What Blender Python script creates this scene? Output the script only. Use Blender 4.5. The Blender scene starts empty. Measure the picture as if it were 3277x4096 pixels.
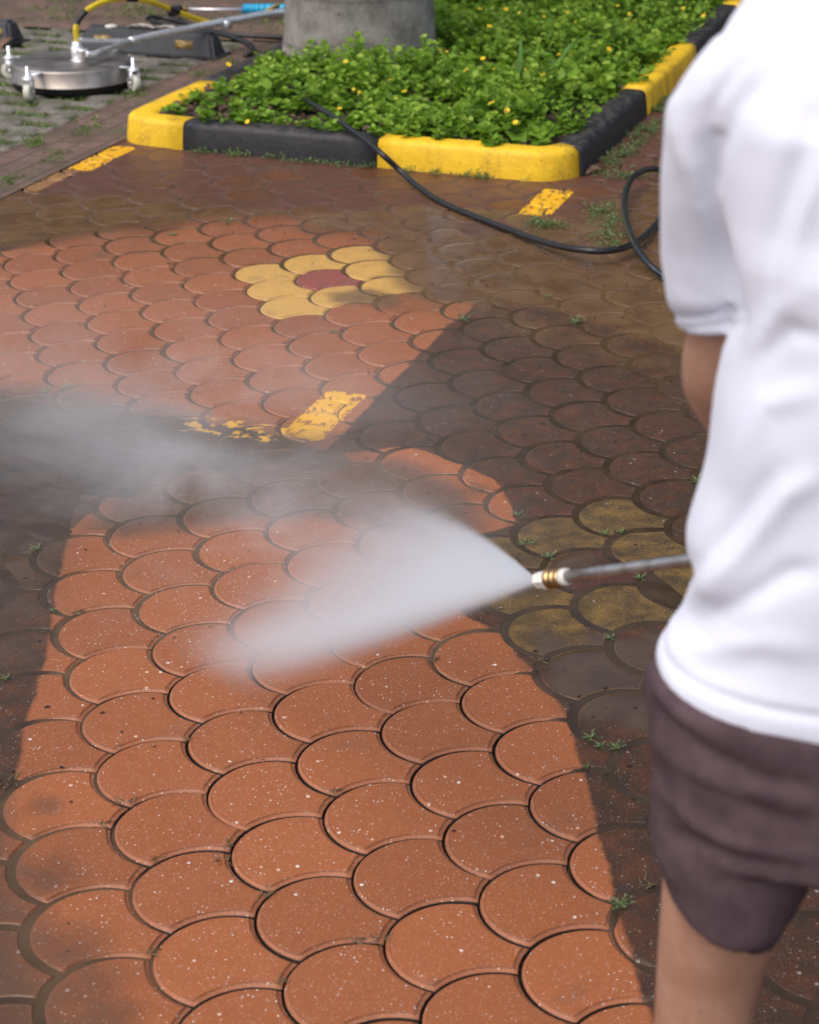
import bpy, bmesh, math, random
import numpy as np
from mathutils import Vector, Matrix, Euler
R = math.radians
scene = bpy.context.scene
COL = scene.collection
rng = np.random.default_rng(7)
random.seed(7)

# ------------------------------------------------------------------ camera
F = 7444.4; PW, PH = 3277.0, 4096.0
YAW, PITCH, ROLL = -.3286, -1.1432, -.0007
CAM = np.array([0.81581, -2.39251, 1.62363])
def _rot():
    cz, sz = math.cos(YAW), math.sin(YAW); cx, sx = math.cos(PITCH), math.sin(PITCH); cr, sr = math.cos(ROLL), math.sin(ROLL)
    return np.array([[cr,-sr,0],[sr,cr,0],[0,0,1.]]) @ np.array([[1.,0,0],[0,cx,-sx],[0,sx,cx]]) @ np.array([[cz,-sz,0],[sz,cz,0],[0,0,1.]])
RM = _rot()
cam_d = bpy.data.cameras.new('camera'); cam = bpy.data.objects.new('camera', cam_d); COL.objects.link(cam)
M4 = Matrix(RM.T.tolist()).to_4x4(); M4.translation = Vector(CAM.tolist())
cam.matrix_world = M4
cam_d.sensor_fit = 'VERTICAL'; cam_d.sensor_height = 36.0; cam_d.sensor_width = 36.0*PW/PH
cam_d.lens = F/PH*36.0
cam_d.clip_start = .05; cam_d.clip_end = 500
cam_d.dof.use_dof = True; cam_d.dof.focus_distance = 3.5; cam_d.dof.aperture_fstop = 7.0
scene.camera = cam

# ------------------------------------------------------------------ world, sun, exposure
SUN_EL, SUN_AZ = R(58), R(205)      # azimuth the light comes from, measured from +Y clockwise
w = bpy.data.worlds.new('World'); scene.world = w; w.use_nodes = True
nt = w.node_tree; bg = nt.nodes['Background']
sky = nt.nodes.new('ShaderNodeTexSky'); sky.sky_type = 'NISHITA'; sky.sun_disc = False
sky.sun_elevation = SUN_EL; sky.sun_rotation = SUN_AZ
sky.air_density = 1.0; sky.dust_density = 5.0; sky.ozone_density = 1.0
hs = nt.nodes.new('ShaderNodeHueSaturation'); hs.inputs['Saturation'].default_value = .75      # thin cloud whitens the sky
nt.links.new(sky.outputs[0], hs.inputs['Color']); nt.links.new(hs.outputs[0], bg.inputs[0]); bg.inputs[1].default_value = .15
sun_d = bpy.data.lights.new('sun', 'SUN'); sun_d.energy = .5; sun_d.angle = R(85); sun_d.color = (1, .98, .95)
sun = bpy.data.objects.new('sun', sun_d); COL.objects.link(sun)
sd = Vector((math.sin(SUN_AZ)*math.cos(SUN_EL), math.cos(SUN_AZ)*math.cos(SUN_EL), math.sin(SUN_EL)))
sun.rotation_euler = sd.to_track_quat('Z', 'Y').to_euler()
scene.view_settings.view_transform = 'Standard'; scene.view_settings.look = 'None'
scene.view_settings.exposure = .42; scene.view_settings.gamma = 1
scene.render.engine = 'CYCLES'
scene.cycles.volume_bounces = 4; scene.cycles.volume_step_rate = 1.0; scene.cycles.volume_max_steps = 64
scene.cycles.max_bounces = 8; scene.cycles.use_denoising = True

# ------------------------------------------------------------------ measuring helpers
E2 = np.array([-.32271825, .94649508, 0]); E1 = np.array([.94649508, .32271825, 0])
def ray(x, y): return RM.T @ np.array([(x-PW/2)/F, (PH/2-y)/F, -1.])
def gp(x, y, z=0.):                      # where the line of sight meets height z
    d = ray(x, y); return CAM + d*((z-CAM[2])/d[2])
def dp(x, y, D):                         # ... meets horizontal distance D ahead
    d = ray(x, y); return CAM + d*(D/(d@E2))
def loc(X, D, z): p = CAM + E1*X + E2*D; return np.array([p[0], p[1], z])

# ------------------------------------------------------------------ object helpers
def mesh_obj(name, verts, faces, mat=None, parent=None, smooth=True, loc0=None):
    me = bpy.data.meshes.new(name)
    V = np.asarray(verts, float)
    if parent is not None and loc0 is None: V = V - np.array(parent['_o'])
    elif loc0 is not None: V = V - np.array(loc0)
    me.from_pydata(V.tolist(), [], [list(map(int, f)) for f in faces]); me.update()
    if smooth: me.polygons.foreach_set('use_smooth', [True]*len(me.polygons))
    if mat: me.materials.append(mat)
    o = bpy.data.objects.new(name, me); COL.objects.link(o)
    if loc0 is not None: o.location = loc0
    if parent is not None: o.parent = parent
    return o
def tag(o, label=None, cat=None, group=None, kind=None):
    if label: o['label'] = label
    if cat: o['category'] = cat
    if group: o['group'] = group
    if kind: o['kind'] = kind
    return o
def thing(name, at, label, cat, group=None):
    o = bpy.data.objects.new(name, None); COL.objects.link(o); o.location = tuple(at); o['_o'] = [float(v) for v in at]
    o.empty_display_size = .1
    return tag(o, label, cat, group)
def fast_mesh(name, V, loops, starts, totals, mat, attrs=None, smooth=True):
    me = bpy.data.meshes.new(name)
    me.vertices.add(len(V)); me.vertices.foreach_set('co', np.asarray(V, np.float32).ravel())
    me.loops.add(len(loops)); me.loops.foreach_set('vertex_index', np.asarray(loops, np.int32))
    me.polygons.add(len(starts)); me.polygons.foreach_set('loop_start', np.asarray(starts, np.int32))
    try: me.polygons.foreach_set('loop_total', np.asarray(totals, np.int32))
    except Exception: pass
    if smooth: me.polygons.foreach_set('use_smooth', np.ones(len(starts), bool))
    me.update(calc_edges=True); me.validate()
    for k, a in (attrs or {}).items():
        at = me.attributes.new(k, 'FLOAT', 'POINT'); at.data.foreach_set('value', np.asarray(a, np.float32))
    if mat: me.materials.append(mat)
    o = bpy.data.objects.new(name, me); COL.objects.link(o); return o
def tube(path, rad, n=10, caps=True):
    P = np.asarray(path, float); m = len(P)
    rad = np.full(m, rad) if np.isscalar(rad) else np.asarray(rad, float)
    T = np.gradient(P, axis=0); T /= np.linalg.norm(T, axis=1)[:, None]+1e-12
    up = np.array([0, 0, 1.]) if abs(T[0][2]) < .9 else np.array([1., 0, 0])
    V = []; u = np.cross(T[0], up); u /= np.linalg.norm(u)
    for i in range(m):
        u = u - T[i]*(u@T[i]); u /= np.linalg.norm(u)+1e-12; v = np.cross(T[i], u)
        for k in range(n):
            a = 2*math.pi*k/n; V.append(P[i]+rad[i]*(math.cos(a)*u+math.sin(a)*v))
    Fc = [(i*n+k, i*n+(k+1) % n, (i+1)*n+(k+1) % n, (i+1)*n+k) for i in range(m-1) for k in range(n)]
    if caps: Fc += [tuple(range(n-1, -1, -1)), tuple(range((m-1)*n, m*n))]
    return V, Fc
def spline(pts, per=8):
    P = np.asarray(pts, float); P = np.vstack([2*P[0]-P[1], P, 2*P[-1]-P[-2]]); out = []
    for i in range(1, len(P)-2):
        for k in range(per):
            t = k/per; a, b, c, d = P[i-1], P[i], P[i+1], P[i+2]
            out.append(.5*((2*b)+(-a+c)*t+(2*a-5*b+4*c-d)*t*t+(-a+3*b-3*c+d)*t**3))
    out.append(P[-2]); return np.array(out)
def lathe(prof, n=32, c=(0, 0, 0)):
    V = []; m = len(prof)
    for r, z in prof:
        for k in range(n): a = 2*math.pi*k/n; V.append((c[0]+r*math.cos(a), c[1]+r*math.sin(a), c[2]+z))
    Fc = [(i*n+k, i*n+(k+1) % n, (i+1)*n+(k+1) % n, (i+1)*n+k) for i in range(m-1) for k in range(n)]
    Fc += [tuple(range(n-1, -1, -1)), tuple(range((m-1)*n, m*n))]
    return V, Fc
def join(parts):
    V = []; Fc = []
    for v, f in parts:
        o = len(V); V += [tuple(p) for p in v]; Fc += [tuple(i+o for i in q) for q in f]
    return V, Fc
def box(c, s, rot=0., bevel=0.):
    bm = bmesh.new(); bmesh.ops.create_cube(bm, size=1); bmesh.ops.scale(bm, vec=s, verts=bm.verts)
    if bevel: bmesh.ops.bevel(bm, geom=list(bm.edges), offset=bevel, segments=2, affect='EDGES')
    bmesh.ops.rotate(bm, cent=(0, 0, 0), matrix=Matrix.Rotation(rot, 3, 'Z'), verts=bm.verts)
    bmesh.ops.translate(bm, vec=tuple(c), verts=bm.verts)
    V = [tuple(v.co) for v in bm.verts]; Fc = [tuple(v.index for v in f.verts) for f in bm.faces]; bm.free(); return V, Fc
def copy_tree(o, parent=None):
    c = o.copy(); COL.objects.link(c)
    if parent is not None: c.parent = parent
    for ch in list(o.children): copy_tree(ch, c)
    return c

# ------------------------------------------------------------------ node helpers
class S:
    def __init__(s, nt, sock): s.nt = nt; s.s = sock
    def _m(s, op, *o, clamp=False):
        n = s.nt.nodes.new('ShaderNodeMath'); n.operation = op; n.use_clamp = clamp
        for i, v in enumerate((s,)+o):
            if isinstance(v, S): s.nt.links.new(v.s, n.inputs[i])
            else: n.inputs[i].default_value = v
        return S(s.nt, n.outputs[0])
    def __add__(s, o): return s._m('ADD', o)
    def __sub__(s, o): return s._m('SUBTRACT', o)
    def __mul__(s, o): return s._m('MULTIPLY', o)
    def __truediv__(s, o): return s._m('DIVIDE', o)
    __radd__ = __add__; __rmul__ = __mul__
    def __rsub__(s, o): return s._m('MULTIPLY', -1)+o
    def pow(s, o): return s._m('POWER', o)
    def min(s, o): return s._m('MINIMUM', o)
    def max(s, o): return s._m('MAXIMUM', o)
    def abs(s): return s._m('ABSOLUTE')
    def clamp(s): return s._m('ADD', 0., clamp=True)
    def ss(s, a, b):
        n = s.nt.nodes.new('ShaderNodeMapRange'); n.interpolation_type = 'SMOOTHSTEP'
        s.nt.links.new(s.s, n.inputs[0]); n.inputs[1].default_value = a; n.inputs[2].default_value = b
        if a > b: n.inputs[1].default_value = b; n.inputs[2].default_value = a; n.inputs[3].default_value = 1; n.inputs[4].default_value = 0
        return S(s.nt, n.outputs[0])
class Mat:
    def __init__(s, name, rough=.6, color=(.5, .5, .5), metal=0., spec=.5):
        s.m = bpy.data.materials.new(name); s.m.use_nodes = True; s.nt = s.m.node_tree
        s.b = s.nt.nodes['Principled BSDF']; s.out = s.nt.nodes['Material Output']
        s.b.inputs['Roughness'].default_value = rough; s.b.inputs['Base Color'].default_value = (*color, 1)
        s.b.inputs['Metallic'].default_value = metal; s.b.inputs['Specular IOR Level'].default_value = spec
        g = s.nt.nodes.new('ShaderNodeNewGeometry'); s.pos = g.outputs['Position']
        t = s.nt.nodes.new('ShaderNodeTexCoord'); s.obj = t.outputs['Object']
    def co(s, scale=(1, 1, 1), rot=0., src=None):
        n = s.nt.nodes.new('ShaderNodeMapping'); n.inputs['Scale'].default_value = scale; n.inputs['Rotation'].default_value = (0, 0, rot)
        s.nt.links.new(src or s.pos, n.inputs[0]); return n.outputs[0]
    def noise(s, scale, detail=3., rough=.55, co=None, dist=0.):
        n = s.nt.nodes.new('ShaderNodeTexNoise'); n.inputs['Scale'].default_value = scale; n.inputs['Detail'].default_value = detail
        n.inputs['Roughness'].default_value = rough; n.inputs['Distortion'].default_value = dist
        s.nt.links.new(co or s.pos, n.inputs['Vector']); return S(s.nt, n.outputs[0])
    def voro(s, scale, co=None, feature='F1'):
        n = s.nt.nodes.new('ShaderNodeTexVoronoi'); n.inputs['Scale'].default_value = scale; n.feature = feature
        s.nt.links.new(co or s.pos, n.inputs['Vector'])
        c = s.nt.nodes.new('ShaderNodeSeparateColor'); s.nt.links.new(n.outputs['Color'], c.inputs[0])
        return S(s.nt, n.outputs['Distance']), S(s.nt, c.outputs[0]), S(s.nt, c.outputs[1])
    def attr(s, name):
        n = s.nt.nodes.new('ShaderNodeAttribute'); n.attribute_name = name; return S(s.nt, n.outputs['Fac'])
    def xyz(s, src=None):
        n = s.nt.nodes.new('ShaderNodeSeparateXYZ'); s.nt.links.new(src or s.obj, n.inputs[0]); return [S(s.nt, n.outputs[i]) for i in range(3)]
    def comb(s, x, y, z):
        n = s.nt.nodes.new('ShaderNodeCombineXYZ')
        for i, v in enumerate((x, y, z)):
            if isinstance(v, S): s.nt.links.new(v.s, n.inputs[i])
            else: n.inputs[i].default_value = v
        return n.outputs[0]
    def rgb(s, c):
        n = s.nt.nodes.new('ShaderNodeRGB'); n.outputs[0].default_value = (*c, 1); return n.outputs[0]
    def mix(s, f, a, b):
        n = s.nt.nodes.new('ShaderNodeMix'); n.data_type = 'RGBA'
        if isinstance(f, S): s.nt.links.new(f.s, n.inputs[0])
        else: n.inputs[0].default_value = f
        for i, v in ((6, a), (7, b)):
            if isinstance(v, tuple): n.inputs[i].default_value = (*v, 1)
            else: s.nt.links.new(v, n.inputs[i])
        return n.outputs[2]
    def scale(s, c, f):          # colour times a scalar
        n = s.nt.nodes.new('ShaderNodeVectorMath'); n.operation = 'SCALE'; s.nt.links.new(c, n.inputs[0])
        if isinstance(f, S): s.nt.links.new(f.s, n.inputs['Scale'])
        else: n.inputs['Scale'].default_value = f
        return n.outputs[0]
    def set(s, key, v):
        if isinstance(v, S): v = v.s
        if isinstance(v, (int, float)): s.b.inputs[key].default_value = v
        elif isinstance(v, tuple): s.b.inputs[key].default_value = (*v, 1)
        else: s.nt.links.new(v, s.b.inputs[key])
    def bump(s, h, strength=.5, dist=.002):
        n = s.nt.nodes.new('ShaderNodeBump'); n.inputs['Strength'].default_value = strength; n.inputs['Distance'].default_value = dist
        s.nt.links.new(h.s, n.inputs['Height']); s.nt.links.new(n.outputs[0], s.b.inputs['Normal']); return n
def simple(name, color, rough=.5, metal=0., var=.25, nscale=40, bump=0., spec=.5):
    m = Mat(name, rough, color, metal, spec)
    n = m.noise(nscale, 4)
    m.set('Base Color', m.mix(n.ss(.3, .7), tuple(c*(1-var) for c in color), tuple(min(1, c*(1+var*.6)) for c in color)))
    m.set('Roughness', (n*.3+(rough-.15)).clamp())
    if bump: m.bump(m.noise(nscale*4, 4), .6, bump)
    return m.m

# ================================================================== THE GROUND
SP = .166; TH = .9397
LC, LS = SP*math.cos(TH), SP*math.sin(TH); RAD = SP/(2*math.sin(TH))
OFF = np.array([.02*SP, -.63*SP])

def sdpoly(P, poly):      # signed distance (negative inside)
    P = np.asarray(P)[:, :2].astype(np.float32); poly = np.asarray(poly)[:, :2].astype(np.float32); d = np.full(len(P), 1e9, np.float32); ins = np.zeros(len(P), bool)
    for i in range(len(poly)):
        a = poly[i]; b = poly[(i+1) % len(poly)]; e = b-a; wv = P-a
        t = np.clip((wv@e)/(e@e+1e-12), 0, 1); q = wv-t[:, None]*e
        d = np.minimum(d, (q*q).sum(1))
        c = ((a[1] > P[:, 1]) != (b[1] > P[:, 1])) & (P[:, 0] < (b[0]-a[0])*(P[:, 1]-a[1])/((b[1]-a[1]) if abs(b[1]-a[1]) > 1e-9 else 1e-9)+a[0])
        ins ^= c
    d = np.sqrt(d); return np.where(ins, -d, d)
def gpoly(px): return np.array([gp(*p)[:2] for p in px])
def sdrect(P, x0, x1, y0, y1):
    dx = np.maximum(x0-P[:, 0], P[:, 0]-x1); dy = np.maximum(y0-P[:, 1], P[:, 1]-y1)
    return np.maximum(dx, dy)
def sm(v, a, b):
    t = np.clip((v-a)/(b-a), 0, 1); return t*t*(3-2*t)

CLEAN = [gpoly([(-500,1050),(0,1010),(200,975),(400,935),(620,925),(700,905),(830,890),(1100,868),(1190,880),(1235,930),(1330,938),(1480,950),(1570,985),(1640,1060),(1700,1130),(1730,1200),(1900,1205),(1880,1245),(1800,1295),(1700,1395),(1630,1465),(1560,1532),(1500,1595),(1450,1650),(1400,1710),(1300,1800),(1100,1740),(900,1700),(500,1650),(200,1620),(-500,1500)]),
         gpoly([(1500,1800),(1600,1785),(1700,1805),(1830,1850),(1960,1915),(2015,1965),(2048,2030),(2060,2095),(1990,2120),(1860,2150),(1790,2280),(1840,2450),(2030,2550),(2060,2620),(2140,2690),(2210,2760),(2270,2870),(2330,3080),(2400,3350),(2440,3530),(2485,3700),(2560,3950),(2610,4110),(2700,4500),(-900,4500),(-300,3400),(60,3140),(75,3060),(100,2920),(145,2760),(180,2640),(210,2480),(240,2290),(272,2130),(330,2075),(400,2020),(560,1900),(900,1850)])]
MUD = [  # polygon, softness, strength
    (gpoly([(1480,900),(1700,820),(2000,850),(2300,880),(2500,760),(2900,700),(2900,1500),(2700,1420),(2400,1300),(2200,1240),(2000,1225),(1800,1215),(1680,1200),(1600,1150),(1560,1060)]), .10, 1.0),
    (gpoly([(1620,1150),(1900,1200),(2300,1270),(2800,1400),(2900,1800),(2750,1750),(2450,1500),(2100,1400),(1960,1330),(1900,1260),(1780,1280),(1640,1260)]), .18, .55),
    (gpoly([(2120,2480),(2300,2570),(2380,2500),(2500,2560),(2620,2520),(2750,2600),(2750,2950),(2450,2900),(2350,2890),(2270,2850),(2190,2700),(2130,2590)]), .05, 1.0),
    (gpoly([(2060,2240),(2160,2180),(2400,2200),(2420,2290),(2200,2350),(2060,2440),(1980,2350)]), .07, .8),
    (gpoly([(-300,760),(500,780),(900,830),(1250,850),(1560,830),(1600,900),(1480,930),(1250,925),(1180,865),(850,880),(640,900),(450,925),(200,960),(-300,1060)]), .15, .80),
    (gpoly([(1300,1170),(1480,1150),(1620,1180),(1600,1240),(1400,1220),(1320,1210)]), .05, .8),
    (gpoly([(1230,900),(1330,915),(1480,925),(1400,890),(1250,860)]), .04, .9),
    (gpoly([(-500,1520),(200,1530),(600,1610),(1000,1690),(1400,1750),(1500,1850),(1100,1900),(700,1900),(380,1990),(250,2120),(170,2500),(60,2700),(-500,2700)]), .17, .85),
    (gpoly([(450,1880),(1100,1830),(1600,1830),(1900,1960),(1960,2120),(1700,2180),(1300,2080),(900,2100),(480,2160),(330,2120)]), .07, .80),
    (gpoly([(-500,3050),(40,3120),(80,3400),(200,3800),(380,4200),(300,4500),(-800,4500)]), .13, .9),
]
PATCH = [(180,3500,.09), (240,3790,.10), (330,3960,.10), (170,3220,.05), (420,4060,.08), (2270,2700,.07), (1650,1900,.1), (1780,2080,.1), (1900,1960,.06), (400,1020,.05), (560,1010,.04), (2180,2640,.08)]
DRAIN = gpoly([(430,2600),(900,2600),(1500,2680),(1900,2640),(2110,2760),(2280,3080),(2400,3480),(2520,3900),(2620,4200),(2700,4700),(900,4700),(700,4150),(610,3850),(540,3600),(470,3300),(400,3000),(380,2800)])

FLOOD = gpoly([(-400,1700),(150,1680),(420,1710),(760,1790),(1050,1805),(1330,1850),(1180,1900),(900,1870),(640,1900),(430,1970),(300,2050),(200,2130),(60,2300),(-100,2500),(-400,2500)])
def masks(V):
    P = V[:, :2]
    sc = np.minimum(sdpoly(P, CLEAN[0]), sdpoly(P, CLEAN[1]))
    mud = np.zeros(len(P))
    for poly, soft, st in MUD: mud = np.maximum(mud, st*sm(-sdpoly(P, poly), -soft, soft))
    for x, y, r in PATCH:
        c = gp(x, y)[:2]; mud = np.maximum(mud, .62*sm(-np.hypot(*(P-c).T), -r*1.3, -r*.1))
    return sc, mud
def paints(V):
    P = V[:, :2]
    a = np.minimum.reduce([sdrect(P, -2.425, -2.33, 3.35, 3.725), sdrect(P, -.757, -.65, 3.30, 3.64), sdrect(P, -.757, -.655, 1.285, 1.60)])
    b = np.minimum(sdrect(P, -2.44, -2.365, 3.03, 3.35), 9)
    c = sdrect(P, -1.0, -.75, 1.235, 1.345)
    return a, b, c

# tile outline, counter-clockwise
def outline(nh, nc, ns):
    pts = []
    for t in np.linspace(90, 270, nh, endpoint=False): pts.append((RAD*math.cos(R(t)), RAD*math.sin(R(t))))
    a0 = math.degrees(math.atan2(LS-RAD, LC))
    for t in np.linspace(180-a0, 90, nc, endpoint=False): pts.append((LC+RAD*math.cos(R(t)), -LS+RAD*math.sin(R(t))))
    for t in np.linspace(180+a0, 180-a0, ns, endpoint=False): pts.append((2*LC+RAD*math.cos(R(t)), RAD*math.sin(R(t))))
    for t in np.linspace(270, 180+a0, nc, endpoint=False): pts.append((LC+RAD*math.cos(R(t)), LS+RAD*math.sin(R(t))))
    return np.array(pts)
def inset(P, d):
    n = len(P); a = P-np.roll(P, 1, 0); b = np.roll(P, -1, 0)-P
    na = np.stack([-a[:, 1], a[:, 0]], 1); nb = np.stack([-b[:, 1], b[:, 0]], 1)
    na /= np.linalg.norm(na, axis=1)[:, None]; nb /= np.linalg.norm(nb, axis=1)[:, None]
    m = na+nb; m /= np.linalg.norm(m, axis=1)[:, None]
    return P+m*(d/np.maximum((m*na).sum(1), .55))[:, None]
RINGS = [(.0014, -.018), (.0017, -.0064), (.0034, -.0050), (.0068, -.0036), (.0078, -.0012), (.0087, -.0002), (.0106, .0)]
def tile_template(nh, nc, ns):
    P = outline(nh, nc, ns); n = len(P); V = []; de = []
    for d, z in RINGS:
        q = inset(P, d); V += [(x, y, z) for x, y in q]; de += [d]*n
    q = inset(P, RINGS[-1][0]); cen = np.array([.1*SP, 0.])
    for s_ in (.8, .58, .34):
        V += [(x, y, 0.) for x, y in cen+(q-cen)*s_]; de += [.0115+(1-s_)*.09]*n
    V.append((.1*SP, 0, 0)); de.append(.1)
    Fc = []; m = len(RINGS)+3
    for i in range(m-1):
        for k in range(n): Fc.append((i*n+k, i*n+(k+1) % n, (i+1)*n+(k+1) % n, (i+1)*n+k))
    c = m*n
    for k in range(n): Fc.append(((m-1)*n+k, (m-1)*n+(k+1) % n, c, c))
    return np.array(V), Fc, np.array(de)
def nearest_tile(px):
    g = gp(*px)[:2]-OFF; a = g[0]/LC; b = g[1]/LS; return round((a+b)/2), round((a-b)/2)
def tile_center(i, j): return np.array([LC*(i+j), LS*(i-j)])+OFF
f1 = nearest_tile((1290, 1118)); f2 = nearest_tile((2330, 2250))
YEL = {(f[0]+a, f[1]+b) for f in (f1, f2) for a in (-1, 0, 1) for b in (-1, 0, 1)}-{f1, f2}

def build_paving():
    temps = [tile_template(26, 9, 3), tile_template(16, 6, 2)]
    allV, allL, allS, at = [], [], [], {k: [] for k in ('de', 'rnd', 'kind', 'sc', 'mud', 'pa', 'pb', 'pc')}
    vo = 0; lo = 0; tot = []
    centers = []
    for a in range(-34, 42):
        for b in range(-20, 66):
            if (a+b) % 2: continue
            i = (a+b)//2; j = (a-b)//2
            c = tile_center(i, j); x, y = c
            if x < -2.60 or x > 2.6 or y < -1.9 or y > 8.6: continue
            if y > 3.80 and x < -.74: continue
            if y > 4.0 and x > .6: continue
            centers.append((i, j, c))
    for i, j, c in centers:
        dist = np.hypot(c[0]-CAM[0], c[1]-CAM[1])
        V, Fc, de = temps[0 if dist < 5.2 else 1]
        V = V.copy(); r = rng.random()
        dz = rng.normal(0, .0005); tx, ty = rng.normal(0, .003, 2); an = rng.normal(0, .004)
        ca, sa = math.cos(an), math.sin(an)
        x = V[:, 0]*ca-V[:, 1]*sa; y = V[:, 0]*sa+V[:, 1]*ca
        V[:, 2] += dz+tx*x+ty*y; V[:, 0] = x+c[0]+rng.normal(0, .0006); V[:, 1] = y+c[1]+rng.normal(0, .0006)
        kind = 0.
        if (i, j) in YEL: kind = 1.
        elif (i, j) in (f1, f2): kind = 2.
        elif c[1] > 3.05 and rng.random() < .75 or c[0] < -1.7 and c[1] > 2.85 and rng.random() < .7: kind = 2.6
        allV.append(V); n = len(V)
        at['de'].append(de); at['rnd'].append(np.full(n, r)); at['kind'].append(np.full(n, kind))
        L = []; st = []; tt = []
        for f in Fc:
            if f[2] == f[3]: f = f[:3]
            st.append(lo); tt.append(len(f)); L += [v+vo for v in f]; lo += len(f)
        allL.append(L); allS += st; tot += tt; vo += n
    V = np.vstack(allV); sc, mud = masks(V); pa, pb, pc = paints(V)
    A = {'de': np.concatenate(at['de']), 'rnd': np.concatenate(at['rnd']), 'kind': np.concatenate(at['kind']), 'sc': sc, 'mud': mud, 'pa': pa, 'pb': pb, 'pc': pc}
    return fast_mesh('paving', V, np.concatenate(allL), allS, tot, mat_paving(), A)

def mat_paving():
    m = Mat('fan_pavers')
    rnd, kind, sc, mud, de = m.attr('rnd'), m.attr('kind'), m.attr('sc'), m.attr('mud'), m.attr('de')
    fine = m.noise(420, 5, .7); med = m.noise(45, 4); big = m.noise(6, 3)
    terra = m.mix(fine.ss(.3, .7), (.242, .070, .019), (.342, .107, .032))
    terra = m.scale(terra, rnd*.24+med*.22+.76)
    yel = m.mix(fine.ss(.3, .7), (.52, .28, .055), (.70, .42, .10))
    red = m.mix(fine.ss(.3, .7), (.22, .045, .035), (.34, .08, .06))
    rb = m.mix(fine.ss(.3, .7), (.20, .07, .045), (.32, .115, .08))
    c = m.mix(kind.ss(.4, .6), terra, yel); c = m.mix(kind.ss(1.4, 1.6), c, red); c = m.mix(kind.ss(2.2, 2.4), c, rb)
    # pale aggregate: small chips of two sizes
    d1, r1, q1 = m.voro(150); d2, r2, q2 = m.voro(420); d3, r3, q3 = m.voro(38)
    chip = (d1.ss(.27, .14)*r1.ss(.81, .84)).max(d2.ss(.36, .2)*r2.ss(.83, .85)*.8).max(d3.ss(.14, .09)*r3.ss(.78, .80))
    nearchip = chip*kind.ss(2.4, 1.9)
    c = m.mix(nearchip*.9, c, m.mix(q1.ss(.2, .8), (.66, .38, .26), (.72, .70, .66)))
    pit = d2.ss(.25, .12)*r2.ss(.16, .12)
    c = m.mix(pit*.6, c, (.05, .03, .02))
    # grime outside the washed area
    edge = sc+(m.noise(70, 3)-.5)*.012+(m.noise(9, 2)-.5)*.02
    yy = m.xyz(m.pos)[1]
    dirty = (edge/(yy.ss(2.35, 2.65)*.16+.006)+(m.noise(7, 4)-.5)*yy.ss(2.4, 2.7)*2.).ss(-.7, 1.)*(1-yy.ss(2.5, 3.3)*.32)
    gran = m.noise(260, 4, .75); gmed = m.noise(22, 4, .6)
    film = (gran*1.7+gmed*1.2-1.02).clamp()
    dcol = m.mix((film*1.1+.15).clamp(), m.scale(c, .55), (.020, .016, .012))
    dcol = m.mix(gmed.ss(.3, .7)*.25+.12, dcol, (.058, .036, .019))
    # thin dark film on some washed slabs, plus haze painted in with distance
    cfilm = (big.ss(.52, .72)*gmed.ss(.45, .65))*.35
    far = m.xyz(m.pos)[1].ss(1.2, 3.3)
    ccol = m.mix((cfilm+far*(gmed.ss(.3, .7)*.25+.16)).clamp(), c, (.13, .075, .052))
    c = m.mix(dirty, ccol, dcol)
    g2 = m.noise(620, 3, .7); c = m.mix(g2.ss(.56, .66)*dirty*.75, c, (.016, .012, .009)); c = m.mix(g2.ss(.36, .26)*dirty*.45*kind.ss(2.4, 1.9), c, m.scale(m.mix(kind.ss(.4, .6), terra, yel), .9))
    c = m.mix(nearchip*dirty*.65, c, (.36, .30, .26))
    lip = de.ss(.0072, .0078)*de.ss(.0094, .0087)*(1-kind.ss(2.4, 2.5)*.5); ledge = de.ss(.0030, .0036)*de.ss(.0074, .0068)*(1-dirty)
    c = m.mix(ledge*.25, c, m.mix(kind.ss(.4, .6), (.42, .20, .125), c)); c = m.scale(c, 1-lip*.30)
    c = m.mix(de.ss(.0030, .0018), c, (.014, .010, .008))
    # paint
    pa, pb, pc = m.attr('pa'), m.attr('pb'), m.attr('pc')
    wear = m.noise(48, 6, .62, co=m.co((1, .55, 1)))
    pn = (wear-.5)*.02
    paintA = (pa+pn).ss(.002, -.002)*(wear+pa*-1.2).ss(.43, .50)
    wearc = m.noise(30, 6, .65)
    paintC = (pc+(wearc-.5)*.05).ss(.004, -.004)*wearc.ss(.49, .55)
    keep = de.ss(.0015, .0022)
    paint = paintA.max(paintC)*keep
    c = m.mix(paint, c, (.80, .42, .012))
    c = m.mix((pb+(wear-.5)*.03).ss(.004, -.006)*(wear.ss(.3, .6)*.85), c, (.36, .19, .07))
    # muddy water film
    flow = m.noise(9, 5, .62, co=m.co((1, 1, 1)), dist=.6)
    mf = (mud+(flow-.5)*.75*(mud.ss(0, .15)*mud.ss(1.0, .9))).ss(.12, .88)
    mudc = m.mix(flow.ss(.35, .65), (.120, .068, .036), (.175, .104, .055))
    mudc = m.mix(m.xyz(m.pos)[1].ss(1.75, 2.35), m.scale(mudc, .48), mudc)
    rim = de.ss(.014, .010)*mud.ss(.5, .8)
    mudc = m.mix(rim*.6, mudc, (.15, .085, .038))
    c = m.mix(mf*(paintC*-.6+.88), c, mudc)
    specks = m.noise(60, 2); sp = specks.ss(.70, .73)*mf
    c = m.mix(sp*.9, c, (.012, .009, .006))
    m.set('Base Color', c)
    wet = m.noise(14, 3)
    rough = .50-dirty*.16+(wet-.5)*.5-mf*.30+gran*.08
    m.set('Roughness', rough.clamp()._m('MAXIMUM', .07))
    m.set('Specular IOR Level', (dirty*-.15+.5))
    h = (fine*.5+chip*.4+gran*dirty*.6)*(1-mf)+paint*.5
    m.bump(h, .55, .0012)
    return m.m

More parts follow.
